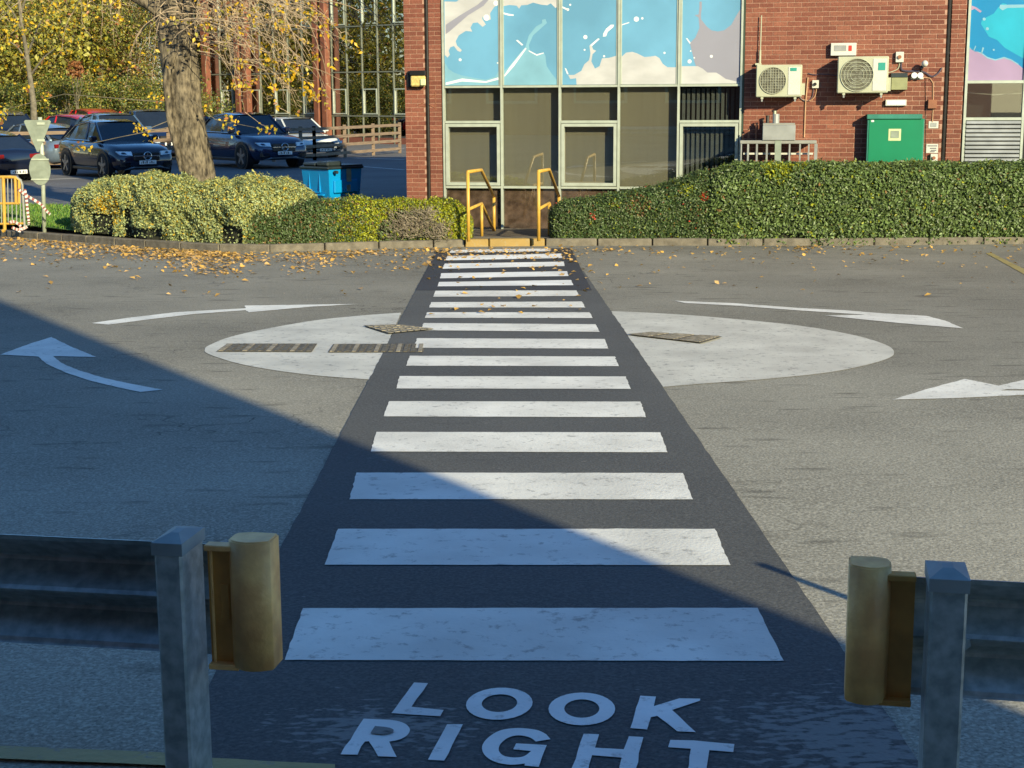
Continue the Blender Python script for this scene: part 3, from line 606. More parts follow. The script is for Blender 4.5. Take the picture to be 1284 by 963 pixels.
# ------------------------------------------------------------------ things on the facade
def wallthing(name, label, cat, px, py, group=None):
    s, z = FW(px, py); return thing(name, label, cat, world(s, 0, z), -YAW, group), s, z
def rect(px0, px1, py0, py1, o=0.0):
    a, z1 = FW(px0, py0, o); b, z0 = FW(px1, py1, o); return a, b, z0, z1
def bx(par, name, mt, r, y0, y1, s, z, ch=.004):
    m = MB(); m.box(r[0]-s, r[1]-s, y0, y1, r[2]-z, r[3]-z, ch=ch); return m.build(name, M[mt], par)
def ac(label, x0, x1, y0, y1, fx, fy, fr, mesh_n, cap):
    t, s, z = wallthing('air_conditioning_unit', label, 'air conditioner', (x0+x1)/2, y1, 'air conditioning units on the brick wall')
    r = rect(x0, x1, y0, y1, .40); bx(t, 'casing', 'cream', r, -.40, -.09, s, z, .012)
    rf = rect(x1-(x1-x0)*.29, x1-2, y0+2.5, y1-2.5, .41); bx(t, 'front_panel', 'white2', rf, -.408, -.398, s, z)
    cs, cz_ = FW(fx, fy, .41); rad = fr*.0131
    m = MB(); m.disc((cs-s, -.403, cz_-z), (0, 1, 0), rad, 28, .004); m.build('fan_recess', M['fanin'], t)
    m = MB(); 
    for q in range(5):
        a0 = q*2*math.pi/5
        pts = [(rr*math.cos(a0+dd), rr*math.sin(a0+dd)) for rr, dd in ((.03, 0), (rad*.9, .35), (rad*.92, .9), (.03, .8))]
        m.add([(cs-s+a, -.4055, cz_-z+b) for a, b in pts], [(0, 1, 2, 3)])
    m.build('fan_blades', M['olivedk'], t)
    gr = MB(); nn = 36
    for k in ([1.0] if mesh_n else [1.0, .8, .6, .4]):
        gr.tube([(cs-s+rad*k*math.cos(2*math.pi*i/nn), -.412, cz_-z+rad*k*math.sin(2*math.pi*i/nn)) for i in range(nn+1)], .004 if k < 1 else .008, 4)
    n_ = mesh_n or 3
    for i in range(-n_, n_+1):
        d = i/(n_+1)*rad; h = math.sqrt(rad*rad-d*d)
        gr.tube([(cs-s-h, -.413, cz_-z+d), (cs-s+h, -.413, cz_-z+d)], .004, 4)
        if mesh_n: gr.tube([(cs-s+d, -.414, cz_-z-h), (cs-s+d, -.414, cz_-z+h)], .004, 4)
    gr.build('fan_grille', M['gridm'] if mesh_n else M['cream'], t)
    bx(t, 'maker_label', cap[4], rect(cap[0], cap[1], cap[2], cap[3], .42), -.412, -.4075, s, z, 0)
    for xx in (x0+7, x1-8):
        a, zz = FW(xx, y1, .40); m = MB(); m.box(a-s-.02, a-s+.02, -.42, -.001, zz-z-.035, zz-z-.004); m.build('bracket', M['cream'], t)
        m = MB(); m.box(a-s-.012, a-s+.012, -.415, -.36, zz-z-.075, zz-z-.036); m.build('rubber_foot', M['ductgrey'], t)
    m = MB(); m.box(r[1]-s+.001, r[1]-s+.05, -.3, -.12, r[2]-z+.03, r[2]-z+(r[3]-r[2])*.42); m.build('valve_cover', M['cream'], t)
    return t
ac('smaller air conditioner unit with square mesh fan grille beside the tall window bay', 948.5, 1005, 81.5, 121.5, 969, 101, 16, 4, (991, 999, 85, 89, 'teal'))
ac('larger air conditioner unit with teal label, right of the smaller one', 1051, 1113, 71, 116.5, 1074.5, 94, 19.5, 0, (1101.5, 1110, 78.5, 88, 'teal'))
def simple(name, label, cat, boxes, group=None):
    x0, x1, y0, y1 = boxes[0][2]; t, s, z = wallthing(name, label, cat, (x0+x1)/2, (y0+y1)/2, group)
    for nm, mt, rr, a, b in boxes: bx(t, nm, mt, rect(*rr, -b if 0 else a), -a, -b, s, z)
    return t, s, z
simple('alarm_box', 'white oblong box with small red mark above the larger air conditioner', 'alarm box', [('casing', 'white2', (1042, 1073.5, 54, 69.5), .10, .001), ('red_symbol', 'redmark', (1064, 1068, 57, 64), .103, .099), ('printed_panel', 'ductgrey', (1046, 1061, 57, 64), .102, .099)])
t, s, z = simple('isolator_switch', 'cream isolator switch with round knob right of the larger air conditioner', 'switch', [('casing', 'white2', (1123.5, 1133, 65, 78), .07, .001)], 'isolator switches on the brick wall')
a, zz = FW(1128, 71.5, .07); m = MB(); m.disc((a-s, -.095, zz-z), (0, 1, 0), .03, 12, .026); m.build('knob', M['brownbox'], t)
t, s, z = simple('isolator_switch', 'small cream isolator switch between the two air conditioners', 'switch', [('casing', 'white2', (1018.5, 1026.5, 100.5, 110.5), .06, .001)], 'isolator switches on the brick wall')
a, zz = FW(1022, 105.5, .06); m = MB(); m.disc((a-s, -.085, zz-z), (0, 1, 0), .026, 12, .026); m.build('knob', M['black'], t)
t, s, z = simple('isolator_switch', 'cream isolator switch just above the hedge right of the green cabinet', 'switch', [('casing', 'white2', (1167, 1175.5, 193, 203.5), .07, .001)], 'isolator switches on the brick wall')
a, zz = FW(1171, 198, .07); m = MB(); m.disc((a-s, -.095, zz-z), (0, 1, 0), .026, 12, .026); m.build('knob', M['brownbox'], t)
simple('meter_box', 'olive cream junction box with dark top beside the larger air conditioner', 'meter box', [('casing', 'olive', (1118, 1137.5, 97, 112.5), .15, .001), ('lid', 'binlid', (1117.5, 1138, 91.5, 97), .16, .001)])
t, s, z = wallthing('twin_floodlight', 'pair of small white round floodlights on the brick wall', 'floodlight', 1150, 95)
for xx in (1146.5, 1154):
    a, zz = FW(xx, 94.5, .08); m = MB(); m.disc((a-s, -.10, zz-z), (0, 1, 0), .047, 14, .09); m.build('lamp_head', M['pwhite'], t)
m = MB(); m.box(-.1, .1, -.03, -.001, -.055, -.025); m.build('back_bar', M['white2'], t)
t, s, z = wallthing('security_camera', 'small white dome security camera on a dark arm above the floodlights', 'camera', 1157, 84)
m = MB(); m.tube([(-.02, -.002, -.02), (-.02, -.12, -.0)], .03, 8); m.tube([(-.02, -.03, -.05), (-.02, -.03, -.09)], .02, 8); m.build('arm', M['black'], t)
m = MB()
for i in range(5):
    th0 = math.pi*i/5-math.pi/2; 
m.tube([(.02, -.12, .05), (.02, -.14, .05), (.02, -.18, .048), (.02, -.21, .045)], [.045, .055, .045, .02], 12); m.build('dome', M['white2'], t, smooth=True)
simple('bulkhead_light', 'slim white strip light fixed above the green cabinet', 'light', [('casing', 'white2', (1110.5, 1136.5, 125, 132.5), .07, .001), ('diffuser', 'pwhite', (1112, 1135, 126, 131.5), .074, .069)])
t, s, z = simple('electrical_cabinet', 'bright green steel cabinet on the wall rising behind the hedge', 'cabinet', [('door', 'green', (1090, 1154.5, 149, 228), .24, .001), ('lid', 'greentop', (1087.5, 1156.5, 143.5, 149), .27, .001), ('warning_label', 'label', (1114.3, 1129.5, 161.5, 176.5), .243, .239), ('label_print', 'signback', (1117, 1127, 164, 173), .245, .2431), ('maker_badge', 'pwhite', (1092.5, 1096, 150.5, 153), .244, .2405)])
bx(t, 'side_flange', 'greentop', rect(1088, 1090.2, 149, 228, .22), -.23, -.002, s, z); bx(t, 'side_flange', 'greentop', rect(1154.3, 1156, 149, 228, .22), -.23, -.002, s, z)
t, s, z = simple('conduit_box', 'rust brown junction box with thin conduit near the right downpipe', 'junction box', [('casing', 'brownbox', (1164, 1174.5, 125, 136), .07, .001)])
for pts in ([(1157, 97), (1166, 98), (1170, 104), (1170, 125)], [(1170, 136), (1169, 153)]):
    m = MB(); m.tube([(FW(x, y)[0]-s, -.015, FW(x, y)[1]-z) for x, y in pts], .008, 5); m.build('conduit', M['conduit'], t)
simple('wall_notice', 'small blank looking white plate under the brown junction box', 'sign', [('plate', 'white2', (1164.5, 1176.5, 152, 161), .012, .001), ('print', 'ductgrey', (1167, 1174, 154, 159), .014, .0125)])
t, s, z = simple('wall_notice', 'white notice with lines of dark print beside the green cabinet', 'sign', [('plate', 'white2', (1161.5, 1176, 180.5, 192), .012, .001)])
for yy, x0, x1 in ((183, 1163, 1175), (186, 1166, 1174), (188.5, 1167, 1174), (190.3, 1166, 1172)): bx(t, 'print_line', 'cable', rect(x0, x1, yy-.6, yy+.5, .012), -.0135, -.0122, s, z, 0)
t, s, z = wallthing('aerial', 'thin cream aerial rod standing above the smaller air conditioner', 'aerial', 951, 80)
m = MB(); m.tube([(FW(955, 19.5)[0]-s, -.06, FW(955, 19.5)[1]-z), (FW(953.5, 66)[0]-s, -.06, FW(953, 66)[1]-z)], .009, 6); m.build('rod', M['cream'], t)
m = MB(); m.tube([(FW(953.4, 63)[0]-s, -.06, FW(953, 63)[1]-z), (FW(953, 80)[0]-s, -.06, FW(953, 80)[1]-z)], .017, 6); m.box(-.05, .05, -.07, -.001, -.02, .01); m.build('mount', M['cream'], t)
# cables
t, s, z = wallthing('wall_cables', 'purple grey cables looping from the units to the right downpipe', 'cable', 1150, 95)
def cab(pts, r, mt='cable', o=.02):
    m = MB(); q = smooth_px(pts, 4); m.tube([(FW(x, y)[0]-s, -o, FW(x, y)[1]-z) for x, y in q], r, 5); m.build('cable', M[mt], t)
cab([(1130, 78), (1130, 86), (1135, 89), (1157, 90), (1168, 96), (1176, 92), (1181, 85)], .014); cab([(1128, 78), (1126, 86), (1118, 90), (1113, 91)], .008, 'cream'); cab([(1013, 92), (1022, 94), (1030, 93), (1050, 95)], .007)
cab([(1020, 110), (1018, 122), (1010, 127), (1002, 121)], .008); cab([(1024, 110), (1022, 120), (1016, 126), (1004, 124)], .007, 'conduit'); cab([(1160, 97), (1160.5, 140), (1160, 206)], .004, 'black', .01)
t, s, z = wallthing('drain_pipe', 'thin tan condensate pipe running down from the smaller unit', 'pipe', 1010, 140)
m = MB(); m.tube([(FW(1013, 97)[0]-s, -.02, FW(1013, 97)[1]-z), (FW(1010, 130)[0]-s, -.02, FW(1010, 130)[1]-z), (FW(1008.5, 172)[0]-s, -.02, FW(1008, 172)[1]-z)], .012, 6); m.build('pipe', M['conduit'], t)
# wall lamp
t, s, z = wallthing('wall_lamp', 'square wall lamp with amber lens and black hood on the left pier', 'lamp', 523, 110)
bx(t, 'back_box', 'black', rect(511.5, 532, 89, 110), -.06, -.001, s, z, .015); bx(t, 'hood', 'trimblk', rect(514, 533.5, 88.5, 94.5, .14), -.16, -.062, s, z, .008)
bx(t, 'lens', 'amber', rect(514.5, 533, 95, 108.5, .14), -.15, -.062, s, z, .02); bx(t, 'sensor', 'label', rect(527, 533.5, 99, 107, .17), -.18, -.152, s, z, .008)
# grey steel guard frame + extract housing standing in front of wall
OF = .55
def fr(px, py): return FW(px, py, OF)
s0, z0 = fr(976, 208); t = thing('guard_frame', 'grey steel railing guarding the plant corner against the brick wall', 'railing', world(s0, -OF, 0), -YAW)
ra, zt_ = fr(928, 176); rb_, _ = fr(1024, 176)
m = MB(); m.box(ra-s0, rb_-s0, -.03, .03, zt_-.055, zt_+.0, ch=.006); m.build('top_rail', M['grey'], t)
m = MB(); m.box(ra-s0+.01, rb_-s0-.01, .03, .50, zt_-.03, zt_-.01); m.build('ledge', M['grey'], t)
for xx, wv in ((929.5, .02), (938, .03), (949, .03), (961.5, .03), (990, .025), (1003, .025), (1014, .025), (1023, .05)):
    a, _ = fr(xx, 190); m = MB(); m.box(a-s0-wv/2, a-s0+wv/2, -.02, .02, .05, zt_-.056); m.build('bar', M['ductgrey'], t)
m = MB(); a, zz = fr(975.5, 190); m.box(a-s0-.05, a-s0+.05, -.035, -.001, .05, zt_-.002); m.build('post', M['signback'], t)
for zz in (1.12, 1.32): 
    m = MB(); m.box(ra-s0+.05, rb_-s0-.05, .2, .24, zz, zz+.03); m.build('inner_rail', M['white2'] , t)
t = thing('extractor_housing', 'silver metal extractor box with short flue standing on the grey railing', 'extractor box', world(s0, -OF, zt_), -YAW)
r = rect(956.5, 997, 157, 176.5, OF+.05); m = MB(); m.box(r[0]-s0, r[1]-s0, -.05, .35, .002, r[3]-zt_, ch=.006); m.build('casing', M['ductgrey'], t)
m = MB(); m.box(r[0]-s0+.0, r[1]-s0-.01, -.02, .34, r[3]-zt_+.001, r[3]-zt_+.03, ch=.004); m.build('lid', M['grey'], t)
a, zz = fr(971.5, 143); m = MB(); m.tube([(a-s0+.02, .12, r[3]-zt_+.03), (a-s0+.02, .12, zz-zt_)], .055, 12); m.build('flue', M['ductgrey'], t)
m = MB(); m.tube([(a-s0, .12, zz-zt_), (a-s0, .12, zz-zt_+.05)], .022, 8); m.build('flue_cap', M['cream'], t)
for i, (xx, yt, wv) in enumerate(((931.5, 168, .015), (939, 162.5, .015), (948.8, 155, .018), (956.5, 151, .012), (962.5, 146, .028))):
    a, zz = FW(xx, yt, .12); tt = thing('short_pipe', ['lowest dark red pipe stub on the railing ledge by the window', 'second dark red pipe stub from the window', 'third dark red pipe stub from the window, a tall one', 'thin dark pipe stub touching the silver box', 'square black pipe stub behind the silver box'][i], 'pipe', world(a, -.12, zt_-.01), -YAW, 'dark pipe stubs in a rising row')
    m = MB(); m.tube([(0, 0, .002), (0, 0, zz-zt_+.01)], wv, 8); m.build('tube', M['brownbox'] if i < 3 else M['black'], tt); m = MB(); m.tube([(0, 0, zz-zt_+.01), (0, 0, zz-zt_+.025)], wv*1.2, 8); m.build('cap', M['black'], tt)

# landing ramp + handrails
kz = k0.z+KH
g = MB(); a0 = G(583, 309.5); a1 = G(684, 308.5)
sL, sRr = (Vector((a0.x, a0.y, 0))-P0).dot(e)-.1, (Vector((a1.x, a1.y, 0))-P0).dot(e)+.9
far0 = world(sL+.0, -.02, .0); far1 = world(sRr, -.02, .0)
g.add([(a0.x, a0.y+.14, a0.z+KH), (a1.x, a1.y+.14, a1.z+KH), (far1.x, far1.y, far1.z+.045), (far0.x+.1, far0.y, far0.z+.045)], [(0, 1, 2, 3)])
g.build('ramp_landing', M['kerb'])['kind'] = 'structure'
def rail(px, label):
    base = G(px, 302); b = D(px, 303, 23.15); b.z = -.58
    t = thing('handrail', label, 'handrail', b, -YAW, 'yellow handrails either side of the ramp')
    T = 1.02; L0, L1_, L2_ = 0, 1.0, 2.0
    r = .026
    m = MB(); m.tube([(0, 0, -.02), (0, 0, T)], r, 10); m.build('post', M['yellow'], t, smooth=True)
    m = MB(); m.tube([(0, 0, T), (0, L1_, T-.02), (0, L2_, T-.50)], r, 10); m.build('top_rail', M['yellow'], t, smooth=True)
    m = MB(); m.tube([(0, L2_, -.1), (0, L2_, T-.51)], r, 10); m.build('post', M['yellow'], t, smooth=True)
    m = MB(); m.tube([(0, 0, T-.56), (0, L1_, T-.54), (0, L2_, T-1.06)], r*.9, 10); m.build('mid_rail', M['yellow'], t, smooth=True)
    m = MB(); m.tube([(0, L1_, -.05), (0, L1_, T-.54)], r*.95, 10); m.build('post', M['yellow'], t, smooth=True)
rail(587.5, 'yellow tubular handrail on the left of the ramp'); rail(675.5, 'yellow tubular handrail right of the ramp, beside the privet hedge')

# ------------------------------------------------------------------ foliage
def leaves(name, C, Nn, size, mi, mats, parent=None, asp=.55, loose=.7, flat=0.0):
    n = len(C)
    Nn = Nn + rng.normal(0, loose, (n, 3)); Nn /= np.linalg.norm(Nn, axis=1)[:, None]+1e-9
    T = rng.normal(0, 1, (n, 3)); T[:, 2] -= flat; T -= Nn*(T*Nn).sum(1)[:, None]; T /= np.linalg.norm(T, axis=1)[:, None]+1e-9
    B = np.cross(Nn, T); sz = np.asarray(size).reshape(-1, 1)*np.ones((n, 1))*rng.uniform(.7, 1.25, (n, 1))
    V = np.stack([C-T*sz/2, C+B*sz*asp/2+Nn*sz*.12-T*sz*.08, C+T*sz/2, C-B*sz*asp/2+Nn*sz*.12-T*sz*.08], 1).reshape(-1, 3)
    if parent is not None: V = V-np.array(parent.location)
    me = bpy.data.meshes.new(name); me.vertices.add(4*n); me.vertices.foreach_set('co', V.astype(np.float32).ravel())
    idx = np.arange(n)*4; f = np.stack([idx, idx+1, idx+2, idx, idx+2, idx+3], 1).astype(np.int32).ravel()
    me.loops.add(6*n); me.loops.foreach_set('vertex_index', f); me.polygons.add(2*n)
    me.polygons.foreach_set('loop_start', np.arange(2*n, dtype=np.int32)*3); me.polygons.foreach_set('loop_total', np.full(2*n, 3, dtype=np.int32))
    for m_ in mats: me.materials.append(m_)
    me.polygons.foreach_set('material_index', np.repeat(np.asarray(mi, dtype=np.int32), 2)); me.update(); me.validate()
    o = bpy.data.objects.new(name, me); COL.objects.link(o)
    if parent is not None: o.parent = parent
    return o
def wav(P, f, ph=0): return (np.sin(P[..., 0]*f+ph)+np.sin(P[..., 1]*f*1.3+ph*2)+np.sin(P[..., 2]*f*1.7+1+ph)+np.sin((P[..., 0]+P[..., 2])*f*2.3+ph))/4
def hedge(name, label, line, hs, wid, zb, leafsize, N_, mats, matfn, bump=.05, power=.4, taper=.3, base_lift=.0, cat='hedge'):
    """line: ground XY of the front foot; hs: height at each point; wid thickness"""
    ln = np.array([[p.x, p.y] for p in line]); seg = np.r_[0, np.cumsum(np.linalg.norm(np.diff(ln, axis=0), axis=1))]; Lt = seg[-1]
    hs = np.array(hs, float)
    t0 = thing(name, label, cat, (float(ln[len(ln)//2, 0]), float(ln[len(ln)//2, 1])+wid/2, zb))
    def surf(d, th, inset=0.0):
        x = np.interp(d, seg, ln[:, 0]); y = np.interp(d, seg, ln[:, 1]); h = np.interp(d, seg, hs)
        dd = np.minimum(d, Lt-d); k = np.clip(dd/taper, 0, 1); k = np.sqrt(np.clip(1-(1-k)**2, 0, 1))
        h = h*(.55+.45*k); wv = wid*(.15+.85*k)
        c = np.cos(th); s_ = np.sin(th)
        yy = -np.sign(c)*np.abs(c)**power*(wv/2-inset)+wid/2; zz = np.abs(s_)**power*(h-inset)
        P = np.stack([x, y+yy, zb+base_lift+zz], -1)
        nn = np.stack([np.zeros_like(x), -np.sign(c)*np.abs(c)**(2-power), np.abs(s_)**(2-power)], -1); nn /= np.linalg.norm(nn, axis=-1)[..., None]+1e-9
        b = bump*(wav(P, 4.3)+.6*wav(P, 11, 2))
        return P+nn*b[..., None], nn
    d = np.linspace(0, Lt, max(8, int(Lt/.12))); th = np.linspace(.0, math.pi, 22); Dg, Tg = np.meshgrid(d, th, indexing='ij')
    P, _ = surf(Dg, Tg, .07); nd, nt_ = P.shape[:2]
    m = MB(); loc = np.array(t0.location); m.v = [Vector(p) for p in (P.reshape(-1, 3)-loc)]
    for i in range(nd-1):
        for j in range(nt_-1): m.f.append([i*nt_+j, (i+1)*nt_+j, (i+1)*nt_+j+1, i*nt_+j+1]); m.m.append(0)
    m.f.append([j for j in range(nt_)]); m.m.append(0); m.f.append([(nd-1)*nt_+j for j in range(nt_)]); m.m.append(0)
    m.build('shade_core', M['core'], t0)  # added dark shell under the leaves: blocks light, its colour stands for inner shade
    dd = rng.uniform(0, Lt, N_); tt = np.where(rng.uniform(0, 1, N_) < .8, rng.uniform(0, math.pi*.62, N_), rng.uniform(math.pi*.5, math.pi, N_))
    # even out sampling of the superellipse
    u = rng.uniform(0, 1, N_); hloc = np.interp(dd, seg, hs); tot = hloc+wid+.4*hloc; q = u*tot
    c_front = q < hloc; c_top = (q >= hloc) & (q < hloc+wid)
    zf = np.clip(q/hloc, 0, 1); tt = np.where(c_front, np.arcsin(np.clip(zf, 0, 1)**(1/power)), 0)
    xt = np.clip((q-hloc)/wid, 0, 1)*2-1; tt = np.where(c_top, np.arccos(np.clip(-np.sign(xt)*np.abs(xt)**(1/power), -1, 1)), tt)
    zbk = np.clip((q-hloc-wid)/(.4*hloc+1e-6), 0, 1); tt = np.where(~c_front & ~c_top, math.pi-np.arcsin((1-zbk*.6)**(1/power)), tt)
    P, nn = surf(dd, tt); P = P+nn*(rng.normal(-.012, .028, (N_, 1)))
    keep = matfn(P) >= 0
    P = P[keep]; nn = nn[keep]; mi = matfn(P)
    leaves('foliage', P, nn*1.0, leafsize, mi, mats, t0)
    return t0
def ball(P, c, r): return np.linalg.norm(P-np.array(c), axis=1) < r
def pick(P, w):
    w = np.array(w, float); w /= w.sum(); c = np.cumsum(w); return np.searchsorted(c, rng.uniform(0, 1, len(P))).clip(0, len(w)-1)
def kline(px0, px1, off, n=14):
    out = []
    for i in range(n):
        px = px0+(px1-px0)*i/(n-1); py = np.interp(px, [k[0] for k in KP], [k[1] for k in KP]); p = G(px, py); out.append(Vector((p.x, p.y+off, p.z)))
    return out
def hh(line, pxs, tops, wid, zb):
    """heights that put the crown of the hedge at the given photo rows"""
    out = []
    for p in line:
        v = p-CAM; cx = v.dot(rt)/v.dot(fw)*F+PW/2
        ty = float(np.interp(cx, pxs, tops)); q = D(cx, ty, p.y+wid*.35); out.append(max(.1, q.z-zb))
    return out
ZB = -.60
# right: privet (fine leaf) rising into laurel (large leaf)
ln = kline(690, 905, .10, 18); hs = hh(ln, [686, 720, 760, 800, 830, 870, 905], [258, 255, 249, 243, 236, 221, 211], .8, ZB)
def f1(P):
    mi = pick(P, [.64, .33, .015, .005, .01])
    for (x, y, r, k, pr) in ((745, 272, .10, 3, .5), (714, 267, .08, 4, .3), (800, 257, .20, 4, .25), (884, 246, .08, 3, .45), (886, 264, .06, 4, .5), (770, 253, .12, 2, .4), (860, 237, .12, 2, .3)):
        s_ = ball(P, D(x, y, 23.35), r) & (rng.uniform(0, 1, len(P)) < pr); mi[s_] = k
    return mi
hedge('privet_hedge', 'fine leaved dark green hedge sloping up beside the right handrail', ln, hs, .8, ZB, .037, 56000, [M['l_grn'], M['l_dk'], M['l_yel'], M['l_red'], M['l_brn']], f1, .04, .42)
ln = kline(880, 1480, .03, 40); hs = hh(ln, [880, 900, 918, 940, 1300, 1500], [228, 214, 209, 206.5, 206, 206], .85, ZB-.07)
def f2(P):
    mi = pick(P, [.64, .325, .025, .01])
    for (x, y, r, pr) in ((975, 218, .28, .55), (965, 250, .2, .45), (962, 272, .12, .4), (1000, 212, .2, .4), (1225, 235, .16, .35), (1240, 245, .12, .5), (1140, 230, .1, .35), (1262, 285, .12, .35)):
        s_ = ball(P, D(x, y, 23.4), r) & (rng.uniform(0, 1, len(P)) < pr); mi[s_] = 2
    low = (P[:, 2] < ZB+.10) & (wav(P, 3.1, .7) > .1); mi[low & (rng.uniform(0, 1, len(P)) < .75)] = -1
    return mi
hedge('laurel_hedge', 'tall glossy leaved hedge with yellow patches along the right kerb', ln, hs, .85, ZB-.07, .053, 88000, [M['l_lau'], M['l_grn'], M['l_yel'], M['l_brn']], f2, .035, .27)
# left: mixed low hedge with dead patch
ln = kline(300, 592, .12, 22); ln = [Vector((p.x, p.y+.02, p.z)) for p in ln]
hs = hh(ln, [300, 330, 370, 410, 440, 480, 540, 575, 592], [272, 264, 257, 254, 253, 254, 256, 258, 268], .8, ZB)
dead = [(520, 285, .28), (490, 292, .22), (550, 290, .24), (500, 275, .18), (530, 272, .15)]
def f3(P):
    px = (P[:, 0]*F/P[:, 1])+PW/2
    t_ = np.clip((px-405)/70, 0, 1); u = rng.uniform(0, 1, len(P))
    mi = np.where(u < t_, 2, np.where(rng.uniform(0, 1, len(P)) < .3, 1, 0)); mi[(rng.uniform(0, 1, len(P)) < .07)] = 4
    mi[(mi == 2) & (rng.uniform(0, 1, len(P)) < .25)] = 0
    for x, y, r in ((354, 289, .12), (350, 286, .07), (411, 285, .06), (370, 284, .05)):
        s_ = ball(P, D(x, y, 22.95), r) & (rng.uniform(0, 1, len(P)) < .75); mi[s_] = 3
    for x, y, r in dead:
        s_ = ball(P, D(x, y, 23.15), r) & (rng.uniform(0, 1, len(P)) < .72); mi[s_] = -1
    mi[ball(P, D(318, 300, 22.9), .1)] = 5
    return mi
H3 = hedge('mixed_hedge', 'low clipped hedge left of the ramp, half green half yellow', ln, hs, .8, ZB, .04, 56000, [M['l_grn'], M['l_dk'], M['l_yel'], M['l_red'], M['l_brn'], M['l_vary']], f3, .05, .42)
m = MB()
for i in range(900):
    x, y, r = random.choice(dead); c = D(x+rnd(-14, 14), y+rnd(-9, 13), 23.2+rnd(-.06, .1)); 
    d = Vector((rnd(-1, 1), rnd(-.5, .2), rnd(-.1, 1))).normalized()*rnd(.06, .16); k = Vector((rnd(-1, 1), 0, rnd(-1, 1)))*.02
    if c.z > ZB: m.tube([c, c+d*.5+k, c+d], [.0045, .0035, .002], 3, cap=False)
m.build('bare_twigs', M['deadtwig'], H3, world=True)
# far left: variegated mounds
ln = kline(76, 392, .22, 26)
hs = hh(ln, [70, 90, 120, 160, 190, 220, 260, 300, 340, 375, 395], [250, 243, 232, 225.5, 226, 232, 234, 231, 230, 238, 252], 1.7, ZB)
def f4(P):
    up_ = np.clip((P[:, 2]-ZB)/.9, 0, 1)
    mi = np.where(rng.uniform(0, 1, len(P)) < .12+.4*up_, 1, 0); u = rng.uniform(0, 1, len(P)); mi[u < .10] = 2; mi[u > .965] = 3
    for x, y, r in ((125, 262, .22), (112, 262, .16), (118, 297, .1)):
        s_ = ball(P, D(x, y, 24.5), r*1.6) & (rng.uniform(0, 1, len(P)) < .4); mi[s_] = 3
    px = P[:, 0]*F/P[:, 1]+PW/2
    gap = ((np.abs(px-131) < 13) & (P[:, 2] < ZB+.33)) | ((px > 160) & (px < 206) & (P[:, 2] < ZB+.17)) | (((px > 280) & (px < 306)) & (P[:, 2] < ZB+.3)) | ((np.abs(px-163) < 4) & (P[:, 2] < ZB+.45))
    mi[gap & (rng.uniform(0, 1, len(P)) < .95)] = -1
    return mi
hedge('variegated_hedge', 'rounded pale variegated hedge in mounds along the left kerb under the tree', ln, hs, 1.7, ZB, .043, 105000, [M['l_var'], M['l_vary'], M['l_grn'], M['l_gold']], f4, .10, .5, .5)
# grass
def grass(name, poly, z, n, h=.06):
    xs_ = [p[0] for p in poly]; ys_ = [p[1] for p in poly]
    g = MB(); g.add([(x, y, z) for x, y in poly], [list(range(len(poly)))]); o = g.build('lawn', M['grass']); o['kind'] = 'structure'
    X = rng.uniform(min(xs_), max(xs_), n); Y = rng.uniform(min(ys_), max(ys_), n)
    ins = np.zeros(n, bool); j = len(poly)-1
    for i in range(len(poly)):
        xi, yi = poly[i]; xj, yj = poly[j]
        c = ((yi > Y) != (yj > Y)) & (X < (xj-xi)*(Y-yi)/(yj-yi+1e-9)+xi); ins ^= c; j = i
    P = np.stack([X[ins], Y[ins], np.full(ins.sum(), z+.02)], 1)
    o = leaves(name, P, np.tile([0, -1., .2], (len(P), 1)), h, pick(P, [.8, .2]), [gm, gm2], None, .12, .5, 3); o['kind'] = 'stuff'
gm = leafmat('grass_blade', (.12, .26, .03), .4); gm2 = leafmat('pale_grass_blade', (.28, .36, .06), .3)
pl = [G(x, y) for x, y in ((-150, 286), (0, 296), (60, 300), (110, 304))]
grass('grass', [(p.x, p.y+.2) for p in pl]+[(D(140, 250, 31).x, 31), (D(-120, 250, 32.5).x, 32.5)], -.60, 16000, .09)
grass('grass', [(D(330, 270, 26.5).x, 26.6), (P0+e*(sA0-.05)).xy[:] if 0 else ((P0+e*(sA0-.1)).x, 26.6), ((P0+e*(sA0-.1)).x+.6, 33.4), (D(300, 240, 33.4).x, 33.4)], -.70, 12000, .08)

# fallen leaves
C_ = []
def drop(px, py):
    p = G(px, py, .008)
    if p.y > 8: C_.append((p.x, p.y, p.z+random.random()*.012))
KX = [k[0] for k in KP]; KY = [k[1] for k in KP]
cl = [(rnd(-40, 560), abs(random.gauss(0, 16))) for _ in range(170)]
for i in range(4200):
    cx, cy = random.choice(cl); x = cx+random.gauss(0, 16); kyy = np.interp(x, KX, KY)
    y = kyy+1+abs(random.expovariate(1/5.5)) if random.random() < .5 else kyy+1.5+abs(cy+random.gauss(0, 2.4))
    dens = .9 if x < 330 else .45
    if random.random() < dens*(1 if y < kyy+30 else .3): drop(x, y)
for i in range(260): x = rnd(540, 730); drop(x, 311+abs(random.gauss(0, 9)))
for i in range(60): drop(rnd(535, 745), rnd(312, 400))
for i in range(260): x = rnd(690, 1300); drop(x, 308.5+abs(random.expovariate(1/9)))
for i in range(80): drop(rnd(-20, 1300), rnd(318, 370))
for c in ((1010, 305, 30), (760, 309, 25), (1000, 309, 14)):
    for i in range(c[2]): drop(random.gauss(c[0], 10), c[1]+4+abs(random.gauss(0, 1.6)))
C_ = np.array(C_); leaves('fallen_leaves', C_, np.tile([0, 0, 1.], (len(C_), 1)), rng.uniform(.04, .085, len(C_)), pick(C_, [.6, .4]), [M['litter'], M['litter2']], None, .7, .28)['kind'] = 'stuff'

